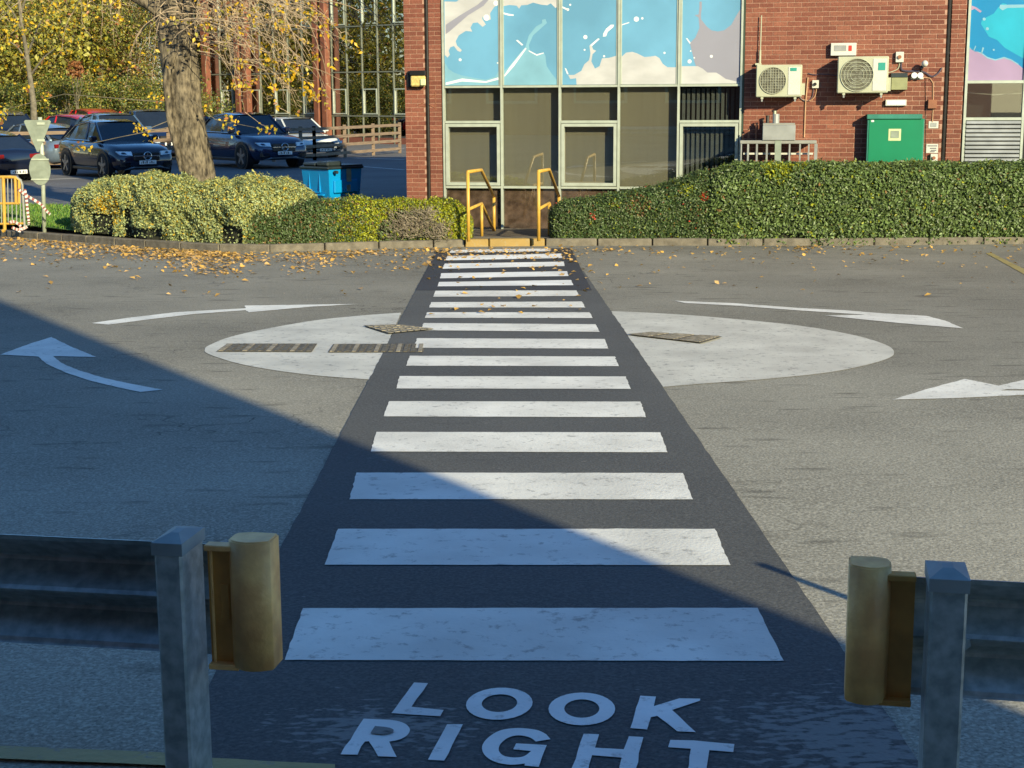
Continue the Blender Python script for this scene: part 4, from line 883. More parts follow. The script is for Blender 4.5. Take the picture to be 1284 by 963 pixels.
# ------------------------------------------------------------------ trees
def limb(m, p, d, L_, r, n=6, droop=0.0, wob=.15, k=6):
    pts = [Vector(p)]; dr = Vector(d).normalized(); rad = [r]
    for i in range(k):
        dr = (dr+Vector((rnd(-wob, wob), rnd(-wob, wob), rnd(-wob, wob)-droop))).normalized(); pts.append(pts[-1]+dr*L_/k); rad.append(r*(1-.85*(i+1)/k))
    m.tube(pts, rad, n, cap=False); return pts, dr
# big leaning tree near the left hedge
TY = 29.5
tb = D(252, 270, TY); tb.z = -.72
T1 = thing('leaning_tree', 'leaning rough barked tree with drooping twigs and few yellow leaves behind the left hedge', 'tree', tb)
prof = [(255, 275, 24), (253, 250, 20), (251, 233, 18.5), (244, 200, 19), (237, 165, 20), (231, 130, 20.5), (226, 95, 21), (222, 60, 21), (219, 25, 22), (217, 0, 24), (216, -40, 24), (222, -120, 20), (232, -220, 15)]
m = MB(); nv = 22; ringp = []
pr = []
for i in range(len(prof)-1):
    for j in range(4):
        t_ = j/4; pr.append([prof[i][k]*(1-t_)+prof[i+1][k]*t_ for k in range(3)])
for (x, y, rr) in pr:
    c = D(x, y, TY); rad = rr*TY/F
    for k in range(nv):
        a = 2*math.pi*k/nv; q = rad*(1+.09*math.sin(a*5+c.z*.7)+.06*math.sin(a*9-c.z*2.1)+.04*math.sin(a*3+c.z*4))
        m.v.append(Vector((c.x+math.cos(a)*q, c.y+math.sin(a)*q, c.z)))
for i in range(len(pr)-1):
    for k in range(nv): m.f.append([i*nv+k, i*nv+(k+1) % nv, (i+1)*nv+(k+1) % nv, (i+1)*nv+k]); m.m.append(0)
m.build('trunk', M['bark'], T1, world=True, smooth=True)
m = MB()
m.tube([D(214, 28, TY-.1), D(203, 16, TY-.2), D(188, 6, TY-.3), D(165, -6, TY-.3), D(120, -40, TY-.4)], [.17, .13, .11, .09, .06], 9, cap=False)
m.tube([D(222, 60, TY-.25), D(214, 75, TY-.33), D(208, 100, TY-.33), D(213, 150, TY-.3), D(228, 215, TY-.27)], [.06, .08, .07, .07, .05], 8, cap=False)
m.tube([D(232, 70, TY-.25), D(229, 45, TY-.3), D(234, 15, TY-.3), D(245, -40, TY-.3), D(290, -120, TY-.5)], [.06, .10, .10, .09, .05], 8, cap=False)
m.build('limb', M['bark'], T1, world=True, smooth=True)
tw = MB(); LC = []; 
def droopy(x, y, Y, dx, steps, sag, r=.012, leafp=.3):
    p = D(x, y, Y); vx = dx*rnd(.6, 1.3); pts = [p.copy()]; vz = rnd(-.02, .12)
    for i in range(steps):
        vz -= sag; p = p+Vector((vx*.16+rnd(-.03, .03), rnd(-.05, .05), vz*.22)); vx *= .94; pts.append(p.copy())
        if random.random() < .35 and i > 1:
            q = p.copy(); sub = [q.copy()]; 
            for j in range(4): q = q+Vector((rnd(-.07, .12), rnd(-.06, .06), rnd(-.1, .04))); sub.append(q.copy())
            tw.tube(sub, [.006, .005, .004, .003, .002], 3, cap=False)
            if random.random() < leafp: LC.append((sub[-1], random.randint(2, 6)))
    tw.tube(pts, [r*(1-.75*i/steps) for i in range(steps+1)], 4, cap=False)
    if random.random() < leafp*1.5: LC.append((pts[-1], random.randint(3, 9)))
for i in range(230): droopy(rnd(205, 385), rnd(-70, 30), TY+rnd(-1.5, 1.2), rnd(-.6, 1.3), random.randint(7, 16), .055, leafp=.12)
for i in range(26): droopy(rnd(225, 300), rnd(20, 80), TY+rnd(-1.2, 1), rnd(.5, 1.5), random.randint(8, 13), .06, leafp=.15)
for i in range(60): droopy(rnd(-30, 200), rnd(-90, -10), TY+rnd(-1.5, 1), rnd(-1, .5), random.randint(5, 16), .05, leafp=.2)
tw.build('twigs', M['twig'], T1, world=True)
for (x, y, n_) in ((370, 88, 28), (385, 110, 22), (362, 100, 22), (392, 122, 20), (345, 110, 10), (335, 55, 14), (352, 30, 14), (390, 12, 14), (300, 15, 10), (340, 75, 12), (270, 60, 6), (290, 40, 8), (410, 40, 5), (403, 118, 8), (285, 155, 9), (295, 150, 9), (291, 163, 7), (330, 163, 9), (340, 165, 9), (305, 78, 8), (98, 184, 9), (105, 186, 8), (146, 22, 8), (10, 48, 12), (18, 46, 8), (32, 112, 9), (60, 120, 8), (4, 140, 16), (2, 150, 12), (193, 127, 8), (201, 125, 7), (215, 28, 4), (193, 65, 4), (210, 90, 3), (178, 165, 8), (170, 158, 6), (185, 172, 8), (255, 135, 4)):
    LC.append((D(x, y, TY-.7+rnd(-.3, .3)), n_))
C_ = []
for p, n_ in LC:
    for i in range(n_): C_.append((p.x+random.gauss(0, .07), p.y+random.gauss(0, .07), p.z+random.gauss(0, .06)))
C_ = np.array(C_); leaves('foliage', C_, np.tile([.3, -1, .4], (len(C_), 1)), .085, pick(C_, [.7, .2, .1]), [M['l_gold'], M['l_lime'], M['l_rust']], T1, .6, .6, .8)
# stems that carry the low leaf clusters
m = MB()
for a, b, c in (((240, 125), (270, 150), (290, 155)), ((270, 150), (310, 158), (336, 163)), ((215, 150), (190, 160), (170, 158)), ((210, 160), (150, 172), (100, 183)), ((205, 128), (80, 118), (4, 138)), ((340, 60), (365, 85), (395, 122))):
    m.tube([D(*a, TY-.3), D(*b, TY-.6), D(*c, TY-.7)], [.009, .006, .004], 4, cap=False)
m.build('low_twigs', M['bark2'], T1, world=True)

def crowd(c, rad, n, ncl, seed):
    r2 = np.random.default_rng(seed); cc = r2.normal(0, 1, (ncl, 3)); cc /= np.linalg.norm(cc, axis=1)[:, None]; cc *= r2.uniform(.25, 1, (ncl, 1))**.6
    P = cc[r2.integers(0, ncl, n)]*np.array(rad)+r2.normal(0, .17, (n, 3))*np.array(rad)*.8
    return P+np.array(c), cc
def tree(name, label, X, Y, H, rad, zc, leafm, w_, n=9000, size=.16, tr=.16, seed=1, cat='tree', grp=None, bark='bark2', twigs=40):
    random.seed(seed); t = thing(name, label, cat, (X, Y, -.83), 0, grp)
    m = MB(); pts, dr = limb(m, (X, Y, -.85), (rnd(-.08, .08), 0, 1), H, tr, 9, wob=.04, k=8); m.build('trunk', M[bark], t, world=True, smooth=True)
    P, cc = crowd((X, Y, zc), rad, n, 60, seed)
    m = MB()
    for i in range(twigs):
        b = pts[random.randint(2, 8)]; q = Vector((cc[i % 60]*np.array(rad)).tolist())+Vector((X, Y, zc)); mid = b.lerp(q, .5)+Vector((rnd(-.3, .3), rnd(-.3, .3), rnd(0, .4)))
        m.tube([b, mid, q], [tr*.35, tr*.2, .015], 5, cap=False)
    m.build('branches', M[bark], t, world=True)
    P = P[P[:, 2] > -.75]; N_ = P-np.array((X, Y, zc)); N_ /= np.linalg.norm(N_, axis=1)[:, None]+1e-6
    leaves('crown', P, N_*.6+np.array([0, 0, .3]), size, pick(P, w_), leafm, t, .6, .9)
    random.seed(seed+100); return t
LM = [M['l_lime'], M['l_oliv'], M['l_tree'], M['l_gold'], M['l_brn']]
spec = [(-40, 76, 11, (4.2, 3.5, 4.5), 5, (.45, .35, .1, .1, 0), 'yellow green autumn tree at the left picture edge'),
 (22, 78, 9, (3.2, 3, 3.4), 3.6, (.25, .5, .15, .1, 0), 'olive coloured tree behind the leftmost parked cars'),
 (70, 80, 10, (3.3, 3, 4), 4.2, (.5, .3, .1, .1, 0), 'lime yellow tree just right of the pale trunk'),
 (118, 82, 12, (3.5, 3, 4.6), 5.5, (.35, .45, .15, .03, .02), 'tall olive tree above the red cars'),
 (165, 84, 11, (3, 3, 4.4), 5.0, (.1, .4, .2, .05, .25), 'brownish thin tree left of the leaning trunk'),
 (205, 86, 12, (3, 3, 5), 5.5, (.12, .38, .2, .1, .2), 'rust and olive tree directly behind the leaning trunk'),
 (255, 92, 12, (3.4, 3, 5), 5.5, (.15, .4, .3, .05, .1), 'dull green tree glimpsed right of the leaning trunk')]
for i, (px, Y, H, rad, zc, w_, lb) in enumerate(spec):
    tree('autumn_tree', lb, D(px, 116, Y).x, Y, H, rad, zc, LM, (w_[0]*.7, w_[1], w_[2]*1.2, w_[3]*.45, w_[4]+.14), 13000, .135, .14, 20+i, grp='autumn trees behind the car park')
spec2 = [(-10, 72, 'dark green bush at the far left behind the fence'), (30, 74, 'bush with yellow tips under the olive tree'), (75, 73, 'green bush behind the red hatchback'), (112, 75, 'shadowy bush behind the middle cars'), (150, 74, 'bright edged bush behind the dark saloon'), (190, 76, 'dense bush close to the leaning trunk'), (235, 80, 'dim bush right of the leaning trunk')]
for i, (px, Y, lb) in enumerate(spec2):
    tree('bush', lb, D(px, 116, Y).x, Y, 1.6, (2.1, 1.5, 1.5), .9, LM, (.12, .33, .5, .03, .04), 7000, .12, .05, 60+i, 'bush', 'bushes along the car park edge', twigs=25)
tree('red_shrub', 'small rust red shrub among the green trees', D(95, 84, 70).x, 70, 2.4, (.45, .4, .38), 2.7, [M['l_rust'], M['l_brn']], (.8, .2), 500, .13, .03, 91, 'shrub', twigs=8)
# slim pale trunk in front of the wood
tb2 = D(41, 150, 66); T2 = thing('slim_tree', 'slim pale trunked tree standing behind the triangular sign', 'tree', (tb2.x, 66, -.83))
m = MB(); m.tube([(tb2.x, 66, -.85), D(42, 130, 66), D(38, 100, 66), D(34, 70, 66), D(27, 30, 66), D(20, -40, 66), D(12, -140, 66)], [.17, .13, .11, .09, .07, .06, .03], 10, cap=False); m.build('trunk', M['bark2'], T2, world=True, smooth=True)
m = MB()
for a, b in (((34, 70), (60, 10)), ((30, 45), (5, 0)), ((38, 95), (70, 60)), ((25, 20), (45, -30)), ((36, 80), (10, 50))): m.tube([D(*a, 66), D((a[0]+b[0])/2, (a[1]+b[1])/2-5, 65.7), D(*b, 65.5)], [.05, .035, .015], 5, cap=False)
m.build('branches', M['bark2'], T2, world=True)
P = np.array([D(rnd(-20, 110), rnd(-60, 70), 65.5+rnd(-1.5, 1.5)) for _ in range(1500)]); P = P[wav(P, 1.7) > -.1]
leaves('foliage', P, np.tile([0, -.6, .5], (len(P), 1)), .17, pick(P, [.5, .2, .3]), [M['l_lime'], M['l_oliv'], M['l_gold']], T2, .6, .8)
# far wood mass
n = 30000; X = rng.uniform(-50, 6, n); Zz = rng.uniform(-.8, 12, n); Y = 101+rng.uniform(-3, 3, n)+2*np.sin(X*.7); P = np.stack([X, Y, Zz], 1)
o = leaves('far_woodland', P, np.tile([0, -1., .3], (n, 1)), .34, pick(P, [.25, .35, .35, .05]), [M['l_lime'], M['l_oliv'], M['l_tree'], M['l_rust']], None, .7, .8); o['kind'] = 'stuff'
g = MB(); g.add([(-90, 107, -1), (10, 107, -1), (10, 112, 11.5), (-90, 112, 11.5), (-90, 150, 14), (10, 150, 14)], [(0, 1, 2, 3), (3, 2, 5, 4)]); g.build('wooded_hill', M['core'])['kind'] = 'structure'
# more of the wood, left of the picture (seen mirrored in the glass wing)
for i, (x, y) in enumerate(((-27, 74), (-31, 66), (-36, 60), (-41, 70), (-46, 62), (-33, 54), (-52, 52), (-24, 80))):
    tree('autumn_tree', ['tree %s beyond the left picture edge' % q for q in ('nearest the bushes', 'next to the car park corner', 'at the car park end', 'deep in the wood', 'on the far wood edge', 'standing apart near the road', 'furthest from the offices', 'touching the picture edge')][i], x, y, 12, (4, 4, 5.5), 4.5, LM, (.45, .3, .1, .1, .05), 4000, .32, .18, 130+i, grp='autumn trees behind the car park', twigs=12)

# ------------------------------------------------------------------ glass wing far behind
YW = R(38); e2 = Vector((math.cos(YW), -math.sin(YW), 0)); n2 = Vector((math.sin(YW), math.cos(YW), 0))
W0 = D(507, 116, 75); W0 = Vector((W0.x, W0.y, -.83))
def FW2(px, py):
    d = ray(px, py); t = (W0-CAM).dot(n2)/d.dot(n2); p = CAM+d*t; return (p-W0).dot(e2), p.z+.83
WB = thing('glass_office_wing', 'distant office wing with dark bronze glass grid and red brick columns behind the car park', 'building', W0, -YW)
s434 = FW2(434.5, 60)[0]; s473 = FW2(473.3, 60)[0]; mod = (s473-s434)/2
zA, zB_, zC, zD_ = FW2(470, 32)[1], FW2(470, 90)[1], FW2(470, 110.5)[1], FW2(470, 145.5)[1]
ss = [s434+mod*k for k in range(-16, 9)]
fm = MB()
for s in ss: fm.box(s-.028, s+.028, -.05, .05, 0, 11)
for zz in (zA, zB_, zD_, zA+zB_*0+5.2, zA+6.5):
    for a, b in zip(ss, ss[1:]): fm.box(a+.029, b-.029, -.045, .05, zz-.03, zz+.03)
fm.build('window_frame', M['wingframe'], WB)
for k, (a, b) in enumerate(zip(ss, ss[1:])):
    inv_ = (k+1) % 2 == 0
    rows = [(zD_+.05, zB_-.05), (zB_+.05, zA-.05), (zA+.05, zA+5.15), (.02, zD_-.05), (zA+5.25, 11)]
    for z0, z1 in rows:
        m = MB(); m.box(a+.042, b-.042, 0, .01, z0, z1, mtx=Matrix.Identity(4)); m.build('pane', M['wingglass'], WB)
    if k % 2 == 1:
        for z0, z1 in ((zD_+.08, zC-.02), (zA+.08, zA+1.9)):
            m = MB(); t_ = .055; m.box(a+.05, a+.05+t_, -.08, -.002, z0, z1); m.box(b-.05-t_, b-.05, -.08, -.002, z0, z1); m.box(a+.05+t_, b-.05-t_, -.078, -.002, z1-t_, z1); m.box(a+.05+t_, b-.05-t_, -.078, -.002, z0, z0+t_); m.build('opening_window_frame', M['frame'], WB)
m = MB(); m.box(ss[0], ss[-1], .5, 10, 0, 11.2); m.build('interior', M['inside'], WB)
m = MB(); m.box(ss[0]-.2, ss[-1]+.2, -.2, 10.2, 11.2, 11.7); m.build('roof', M['concrete'], WB)
for px in (403.7, 413.8, 305, 314.5, 264):
    s, _ = FW2(px, 80); m = MB(); m.box(s-.18, s+.18, -.5, -.15, -.1, 11.1, ch=.03); m.build('column', M['colred'], WB)
m = MB(); m.box(ss[0], ss[-1], -.02, .04, -.05, .3); m.build('plinth', M['wallbig'], WB)

# ------------------------------------------------------------------ cars
def car(kind, paintm, X, Y, head, label, plate=True, sc=1.0, tall=1.0, rear=False):
    """local +x = forward"""
    t = thing(kind, label, 'car', (X, Y, -.826), math.atan2(head[1], head[0]), 'cars in the car park beyond the hedges')
    suv = tall > 1.05; L_ = 2.32*sc; Wd = .94*sc; hood = (.98 if suv else .80)*sc; roof = (1.62 if suv else 1.43)*sc; gc = (.26 if suv else .2)*sc
    belt = (1.06 if suv else .92)*sc; wr = (.37 if suv else .32)*sc; fx, rx = 1.42*sc, -1.38*sc
    # lower body: stations (x, bottom, side mid half width, top z, top half width)
    stn = [(-L_, gc+.22*sc, .74, belt*.86, .66), (-L_*.97, gc+.06*sc, .88, belt*.98, .76), (-L_*.85, gc, .95, belt+.02, .82), (-L_*.5, gc, .99, belt, .86), (0, gc-.02, 1.0, belt-.02, .88), (L_*.3, gc-.02, 1.0, belt-.03, .87), (L_*.45, gc, .99, hood+.04*sc, .85), (L_*.7, gc, .98, hood-.01*sc, .82), (L_*.87, gc, .94, hood-.09*sc, .76), (L_*.96, gc+.04*sc, .86, hood-.2*sc, .68), (L_, gc+.12*sc, .76, hood-.36*sc, .62)]
    m = MB(); ns = 12
    for (x, zb_, wm, zt__, wt) in stn:
        wm *= Wd; wt *= Wd; hgt = zt__-zb_
        half = [(0, zb_), (wm*.86, zb_), (wm*.97, zb_+hgt*.15), (wm, zb_+hgt*.45), (wm*.985, zb_+hgt*.75), (wt*1.06, zb_+hgt*.95), (wt*.85, zt__), (0, zt__+.025*sc)]
        prof_ = [(y, z) for y, z in half]+[(-y, z) for y, z in half[-2:0:-1]]
        for y, z in prof_: m.v.append(Vector((x, y, z)))
    npf = 14
    for i in range(len(stn)-1):
        for k in range(npf): m.f.append([i*npf+k, i*npf+(k+1) % npf, (i+1)*npf+(k+1) % npf, (i+1)*npf+k]); m.m.append(0)
    m.f.append(list(range(npf))[::-1]); m.m.append(0); m.f.append([(len(stn)-1)*npf+k for k in range(npf)]); m.m.append(0)
    body = m.build('body', paintm, t, smooth=True)
    # glasshouse
    g0 = [(L_*.43, .80, belt-.03), (L_*.12, .66, roof-.06*sc), (-L_*.1, .66, roof), (-L_*.42, .64, roof-.04*sc), (-L_*.66, .62, roof-.16*sc), (-L_*.93, .72, belt)]
    m = MB()
    for x, wt, z in g0:
        m.v += [Vector((x, Wd*.86, min(z, belt-.04))), Vector((x, wt*Wd*1.0, z)), Vector((x, -wt*Wd, z)), Vector((x, -Wd*.86, min(z, belt-.04)))]
    for i in range(len(g0)-1):
        for k in range(3): m.f.append([i*4+k, i*4+k+1, (i+1)*4+k+1, (i+1)*4+k]); m.m.append(0)
    m.build('windows', M['cglass'], t)
    m = MB(); th_ = .02*sc                                  # roof skin and pillars
    rr = g0[1:5]
    for x, wt, z in rr: m.v += [Vector((x, wt*Wd+.03, z-.03)), Vector((x, wt*Wd*.9, z+.022)), Vector((x, 0, z+.045)), Vector((x, -wt*Wd*.9, z+.022)), Vector((x, -wt*Wd-.03, z-.03))]
    for i in range(3):
        for k in range(4): m.f.append([i*5+k, i*5+k+1, (i+1)*5+k+1, (i+1)*5+k]); m.m.append(0)
    m.build('roof', paintm, t, smooth=True)
    for sgn in (1, -1):
        for pa, pb, pr_ in (((g0[0][0]+.02, sgn*(Wd*.83), belt-.02), (g0[1][0], sgn*(.66*Wd+.012), roof-.06*sc), .036), ((-L_*.62, sgn*.67*Wd, roof-.14*sc), (-L_*.88, sgn*.8*Wd, belt), .06), ((-L_*.05, sgn*(Wd*.86), belt-.03), (-L_*.07, sgn*(.675*Wd), roof-.03), .028)):
            m = MB(); m.tube([pa, pb], pr_*sc, 5); m.build('pillar', paintm, t)
        m = MB(); m.tube([(L_*.36, sgn*Wd*.885, belt-.005), (-L_*.6, sgn*Wd*.885, belt+.01), (-L_*.78, sgn*Wd*.82, belt+.06), (-L_*.55, sgn*Wd*.69, roof-.16*sc), (-L_*.1, sgn*Wd*.69, roof-.04), (L_*.12, sgn*Wd*.69, roof-.09)], .012*sc, 4); m.build('window_trim', M['chrome'], t)
        m = MB(); m.box(L_*.3, L_*.38, sgn*Wd*.9, sgn*Wd*1.1, belt-.0, belt+.14*sc, ch=.03); m.build('mirror', paintm, t)
        m = MB(); m.box(-L_*.55, L_*.45, sgn*Wd*.93, sgn*Wd*.985, gc-.04, gc+.06*sc, ch=.015); m.build('sill', M['trimblk'], t)
        for wx in (fx, rx):
            a = MB(); a.disc((wx, sgn*Wd*.80, wr+.01), (0, sgn, 0), wr*1.17, 22, Wd*.215); a.build('wheel_arch', M['trimblk'], t)
            wl = MB(); nn = 22; w2 = .0
            for yy, rr_ in ((.78, wr*.9), (.82, wr), (1.0, wr), (1.035, wr*.93), (1.035, wr*.70)):
                for k in range(nn): wl.v.append(Vector((wx+rr_*math.cos(2*math.pi*k/nn), sgn*Wd*yy, wr+rr_*math.sin(2*math.pi*k/nn))))
            for i in range(4):
                for k in range(nn): wl.f.append([i*nn+k, i*nn+(k+1) % nn, (i+1)*nn+(k+1) % nn, (i+1)*nn+k]); wl.m.append(0)
            tyre = wl.build('wheel', M['tyre'], t)
            rm = MB(); rm.disc((wx, sgn*Wd*1.0, wr), (0, sgn, 0), wr*.70, 20, Wd*.012, 1)
            for k in range(5):
                a0 = 2*math.pi*k/5+.3; u_ = Vector((math.cos(a0), 0, math.sin(a0))); v_ = Vector((-math.sin(a0), 0, math.cos(a0))); c0 = Vector((wx, sgn*Wd*1.016, wr))
                rm.prism([c0+v_*.05*sc, c0+u_*wr*.68+v_*.035*sc, c0+u_*wr*.68-v_*.035*sc, c0-v_*.05*sc], (0, sgn*.02, 0), 0)
            rm.disc((wx, sgn*Wd*1.02, wr), (0, sgn, 0), .06*sc, 10, .02)
            rm.build('rim', [M['rim'], M['black']], tyre)
    F_ = L_
    for sgn in (1, -1):
        hz = hood-.27*sc
        m = MB(); m.prism([(F_*.985, sgn*Wd*.44, hz-.05*sc), (F_*.955, sgn*Wd*.80, hz-.03*sc), (F_*.90, sgn*Wd*.90, hz+.075*sc), (F_*.965, sgn*Wd*.46, hz+.065*sc)], (.045*sc, sgn*.01, .01)); m.build('headlight', M['lamp'], t)
        m = MB(); m.box(-L_*1.005, -L_*.95, sgn*Wd*.42, sgn*Wd*.83, belt-.25*sc, belt-.12*sc, ch=.02); m.build('tail_light', M['tail'], t)
        m = MB(); m.box(F_*.93, F_*1.0, sgn*Wd*.5, sgn*Wd*.82, gc+.1*sc, gc+.24*sc, ch=.02); m.build('air_intake', M['trimblk'], t)
    m = MB(); m.box(F_*.93, F_*1.012, -Wd*.42, Wd*.42, hood-.46*sc, hood-.22*sc, ch=.03); m.build('grille', M['trimblk'], t)
    m = MB(); m.box(F_*.97, F_*1.02, -Wd*.41, Wd*.41, hood-.345*sc, hood-.315*sc, ch=.005); m.build('grille_bar', M['chrome'], t)
    m = MB(); m.tube([(F_*.99, -Wd*.72, gc+.03), (F_*1.02, -Wd*.4, gc+.09), (F_*1.02, Wd*.4, gc+.09), (F_*.99, Wd*.72, gc+.03)], .022*sc, 5); m.build('bumper_trim', M['chrome'], t)
    if plate:
        zc_ = hood-.50*sc
        for xx, sg in ((F_*1.025, 1), (-L_*1.02, -1)):
            m = MB(); m.box(xx, xx+.012*sg, -.26, .26, zc_-.055, zc_+.055); pl_ = m.build('number_plate', M['plate'], t)
            for k, (a, b) in enumerate(((-.2, .03), (-.145, .05), (-.09, .03), (-.03, .055), (.06, .04), (.12, .055), (.18, .03))):
                m = MB(); m.box(xx+.0125*sg, xx+.0145*sg, a-b/3, a+b/3, zc_-.035, zc_+.035 if k % 2 else zc_+.01); m.build('plate_mark', M['black'], pl_)
    return t
def star(t, sc, hood, L_):
    x = L_*1.03; z = hood-.33*sc; r = .115*sc; m = MB(); nn = 18
    m.tube([(x, r*math.cos(2*math.pi*k/nn), z+r*math.sin(2*math.pi*k/nn)) for k in range(nn+1)], .014, 5)
    for k in range(3):
        a = math.pi/2+2*math.pi*k/3; m.tube([(x, 0, z), (x, r*math.cos(a), z+r*math.sin(a))], [.02, .006], 5)
    m.build('badge', M['chrome'], t)
def at(px, Y): return D(px, 116, Y).x
c1 = car('parked_car', M['c_black'], at(139, 47.2), 47.2, (.60, -.80), 'black coupe style sport utility car behind the left hedge, facing right', sc=1.03, tall=1.1); star(c1, 1.03, .98*1.03, 2.32*1.03)
c2 = car('parked_car', M['c_navy'], at(308, 53), 53.0, (.60, -.80), 'large navy sport utility car right of the leaning trunk', sc=1.1, tall=1.1); star(c2, 1.1, .98*1.1, 2.32*1.1)
car('parked_car', M['c_white'], at(364, 61), 61.5, (.6, -.8), 'white car half hidden behind the large navy car', sc=1.05)
car('parked_car', M['c_black'], at(-38, 45.5), 45.5, (-.75, .66), 'tail of a black car at the left picture edge')
car('parked_car', M['c_silver'], at(42, 53.8), 53.8, (-.75, .66), 'silver blue car behind the wooden rails and round sign', sc=1.03)
car('parked_car', M['c_red'], at(84, 60), 60.0, (-.80, .6), 'bright red hatchback rear behind the black car', sc=1.04, tall=1.1)
car('parked_car', M['c_red'], at(112, 70), 70.0, (-.6, .8), 'second red car whose roof shows above the first', sc=1.12, tall=1.1)
car('parked_car', M['c_blue'], at(140, 57), 57.0, (.55, -.83), 'steel blue car parked behind the black coupe car', sc=1.08, tall=1.1)
car('parked_car', M['c_navy'], at(186, 63), 63.0, (.5, -.86), 'dark blue people carrier just left of the leaning trunk', sc=1.12, tall=1.1)
car('parked_car', M['c_navy'], at(58, 74), 74.0, (-.8, .6), 'navy car roof seen low behind the red hatchback', sc=1.1, tall=1.1)
car('parked_car', M['c_blue'], at(240, 64), 64.0, (.5, -.86), 'blue car mostly hidden by the leaning trunk', sc=.97, tall=1.1)
car('parked_car', M['c_black'], at(-6, 60), 60.0, (-.5, .86), 'black van like car behind the rails at far left', sc=1.15, tall=1.2)

# wooden rails
def woodfence(label, pts, Yz, rails, ht, posts):
    P = [Vector((D(px, 116, Y).x, Y, -.826)) for px, Y in pts]
    t = thing('timber_rail_fence', label, 'fence', P[0], 0, 'timber rail fences round the car park')
    for a, b in zip(P, P[1:]):
        d = (b-a).normalized(); nn = Vector((-d.y, d.x, 0))
        for i in range(rails):
            z = .14+i*(ht-.2)/(rails-1)
            mtx = Matrix(((d.x, nn.x, 0, a.x), (d.y, nn.y, 0, a.y), (0, 0, 1, a.z+z), (0, 0, 0, 1)))
            m = MB(); m.box(0, (b-a).length, -.05, .0, 0, .11, mtx=mtx); m.build('rail', M['wood'], t, world=True)
        for k in range(posts+1):
            q = a.lerp(b, k/posts); m = MB(); m.box(q.x-.06, q.x+.06, q.y+.002, q.y+.12, q.z, q.z+ht+.1); m.build('post', M['wood'], t, world=True)
woodfence('timber rail fence in front of the glass wing', [(340, 56.5), (392, 57.5), (500, 64)], 0, 4, 1.15, 3)
woodfence('timber rail fence left of the leaning trunk', [(170, 53.5), (245, 56)], 0, 4, 1.2, 2)
woodfence('timber rail fence behind the two road signs', [(-60, 50.5), (84, 52.3)], 0, 4, 1.2, 3)
# car park bay lines
cp = thing('bay_markings', None, None, (at(400, 50), 50, -.82), kind='structure')
for a, b in (((372, 196), (507, 200)), ((440, 190), (507, 186)), ((300, 203), (380, 198)), ((455, 209), (507, 213)), ((60, 225), (150, 222))):
    d1 = ray(*a); d2 = ray(*b); q1 = CAM+d1*((CAM.z+.822)/-d1.z); q2 = CAM+d2*((CAM.z+.822)/-d2.z); n_ = Vector((0, .09, 0))
    m = MB(); m.add([q1, q2, q2+n_*2, q1+n_*2], [(0, 1, 2, 3)]); m.build('line', M['white'], cp, world=True)

# ------------------------------------------------------------------ blue bin
BY = 29.6; bp_ = D(417, 254, BY); t = thing('wheeled_bin', 'blue four wheeled waste bin with dark lid behind the low hedge', 'bin', (bp_.x, BY, -.70), R(-42))
BW, BD = .78, .66; zb1 = .14; ztop = (D(417, 211, BY).z+.70)
def taperbox(m, w0, d0, w1, d1, z0, z1, cx=0, cy=0):
    m.add([(cx-w0, cy-d0, z0), (cx+w0, cy-d0, z0), (cx+w0, cy+d0, z0), (cx-w0, cy+d0, z0), (cx-w1, cy-d1, z1), (cx+w1, cy-d1, z1), (cx+w1, cy+d1, z1), (cx-w1, cy+d1, z1)], [(0, 3, 2, 1), (4, 5, 6, 7), (0, 1, 5, 4), (1, 2, 6, 5), (2, 3, 7, 6), (3, 0, 4, 7)])
m = MB(); taperbox(m, .34, .36, .385, .42, zb1, ztop, 0, 0); m.build('body', M['binblue'], t)
def panel(m, x, y0, y1, z0, z1): pass
m = MB(); 
for (a0, a1, c0, c1_) in ((-.2, .12, .45, .86),):
    for q in ((a0, a0+.03, c0, c1_), (a1-.03, a1, c0, c1_), (a0, a1, c0, c0+.03)):
        m.box(q[0], q[1], -.415, -.36, q[2], q[3], ch=.006)
m.box(-.16, .22, -.43, -.37, .40, .435, ch=.01)
m.build('moulded_rib', M['binblue'], t)
m = MB(); m.box(.34, .415, -.30, .30, .45, ztop-.2, ch=.02); m.build('side_pocket', M['binblue'], t)
m = MB(); m.box(-.42, .42, -.46, .46, ztop, ztop+.05, ch=.02); m.build('rim', M['binlid'], t)
m = MB(); m.box(-.40, .40, -.05, .44, ztop+.051, ztop+.075, ch=.01); m.box(-.36, .02, -.43, -.06, ztop+.051, ztop+.12, ch=.03); m.box(.04, .38, -.43, -.06, ztop+.051, ztop+.15, ch=.03); m.build('lid', M['binlid'], t)
m = MB(); m.box(.416, .419, -.0, .12, .66, .90); m.build('sticker', M['signback'], t); m = MB(); m.box(.416, .419, .0, .10, .48, .60); m.build('sticker', M['signback'], t)
m = MB(); m.tube([(.42, -.3, ztop-.05), (.50, -.3, ztop-.05)], .03, 8); m.build('lift_pin', M['binlid'], t)
for x in (-.28, .28):
    for y in (-.3, .3): m = MB(); m.disc((x-.02, y, .075), (1, 0, 0), .075, 14, .04); m.build('wheel', M['tyre'], t)
C_ = np.array([[bp_.x+rnd(-.36, .1), BY+rnd(-.3, .35), -.70+ztop+.085+rnd(0, .02)] for _ in range(60)]); 
lo = leaves('leaves_on_lid', C_, np.tile([0, 0, 1.], (60, 1)), .09, pick(C_, [.6, .4]), [M['litter'], M['litter2']], None, .7, .25); lo['kind'] = 'stuff'

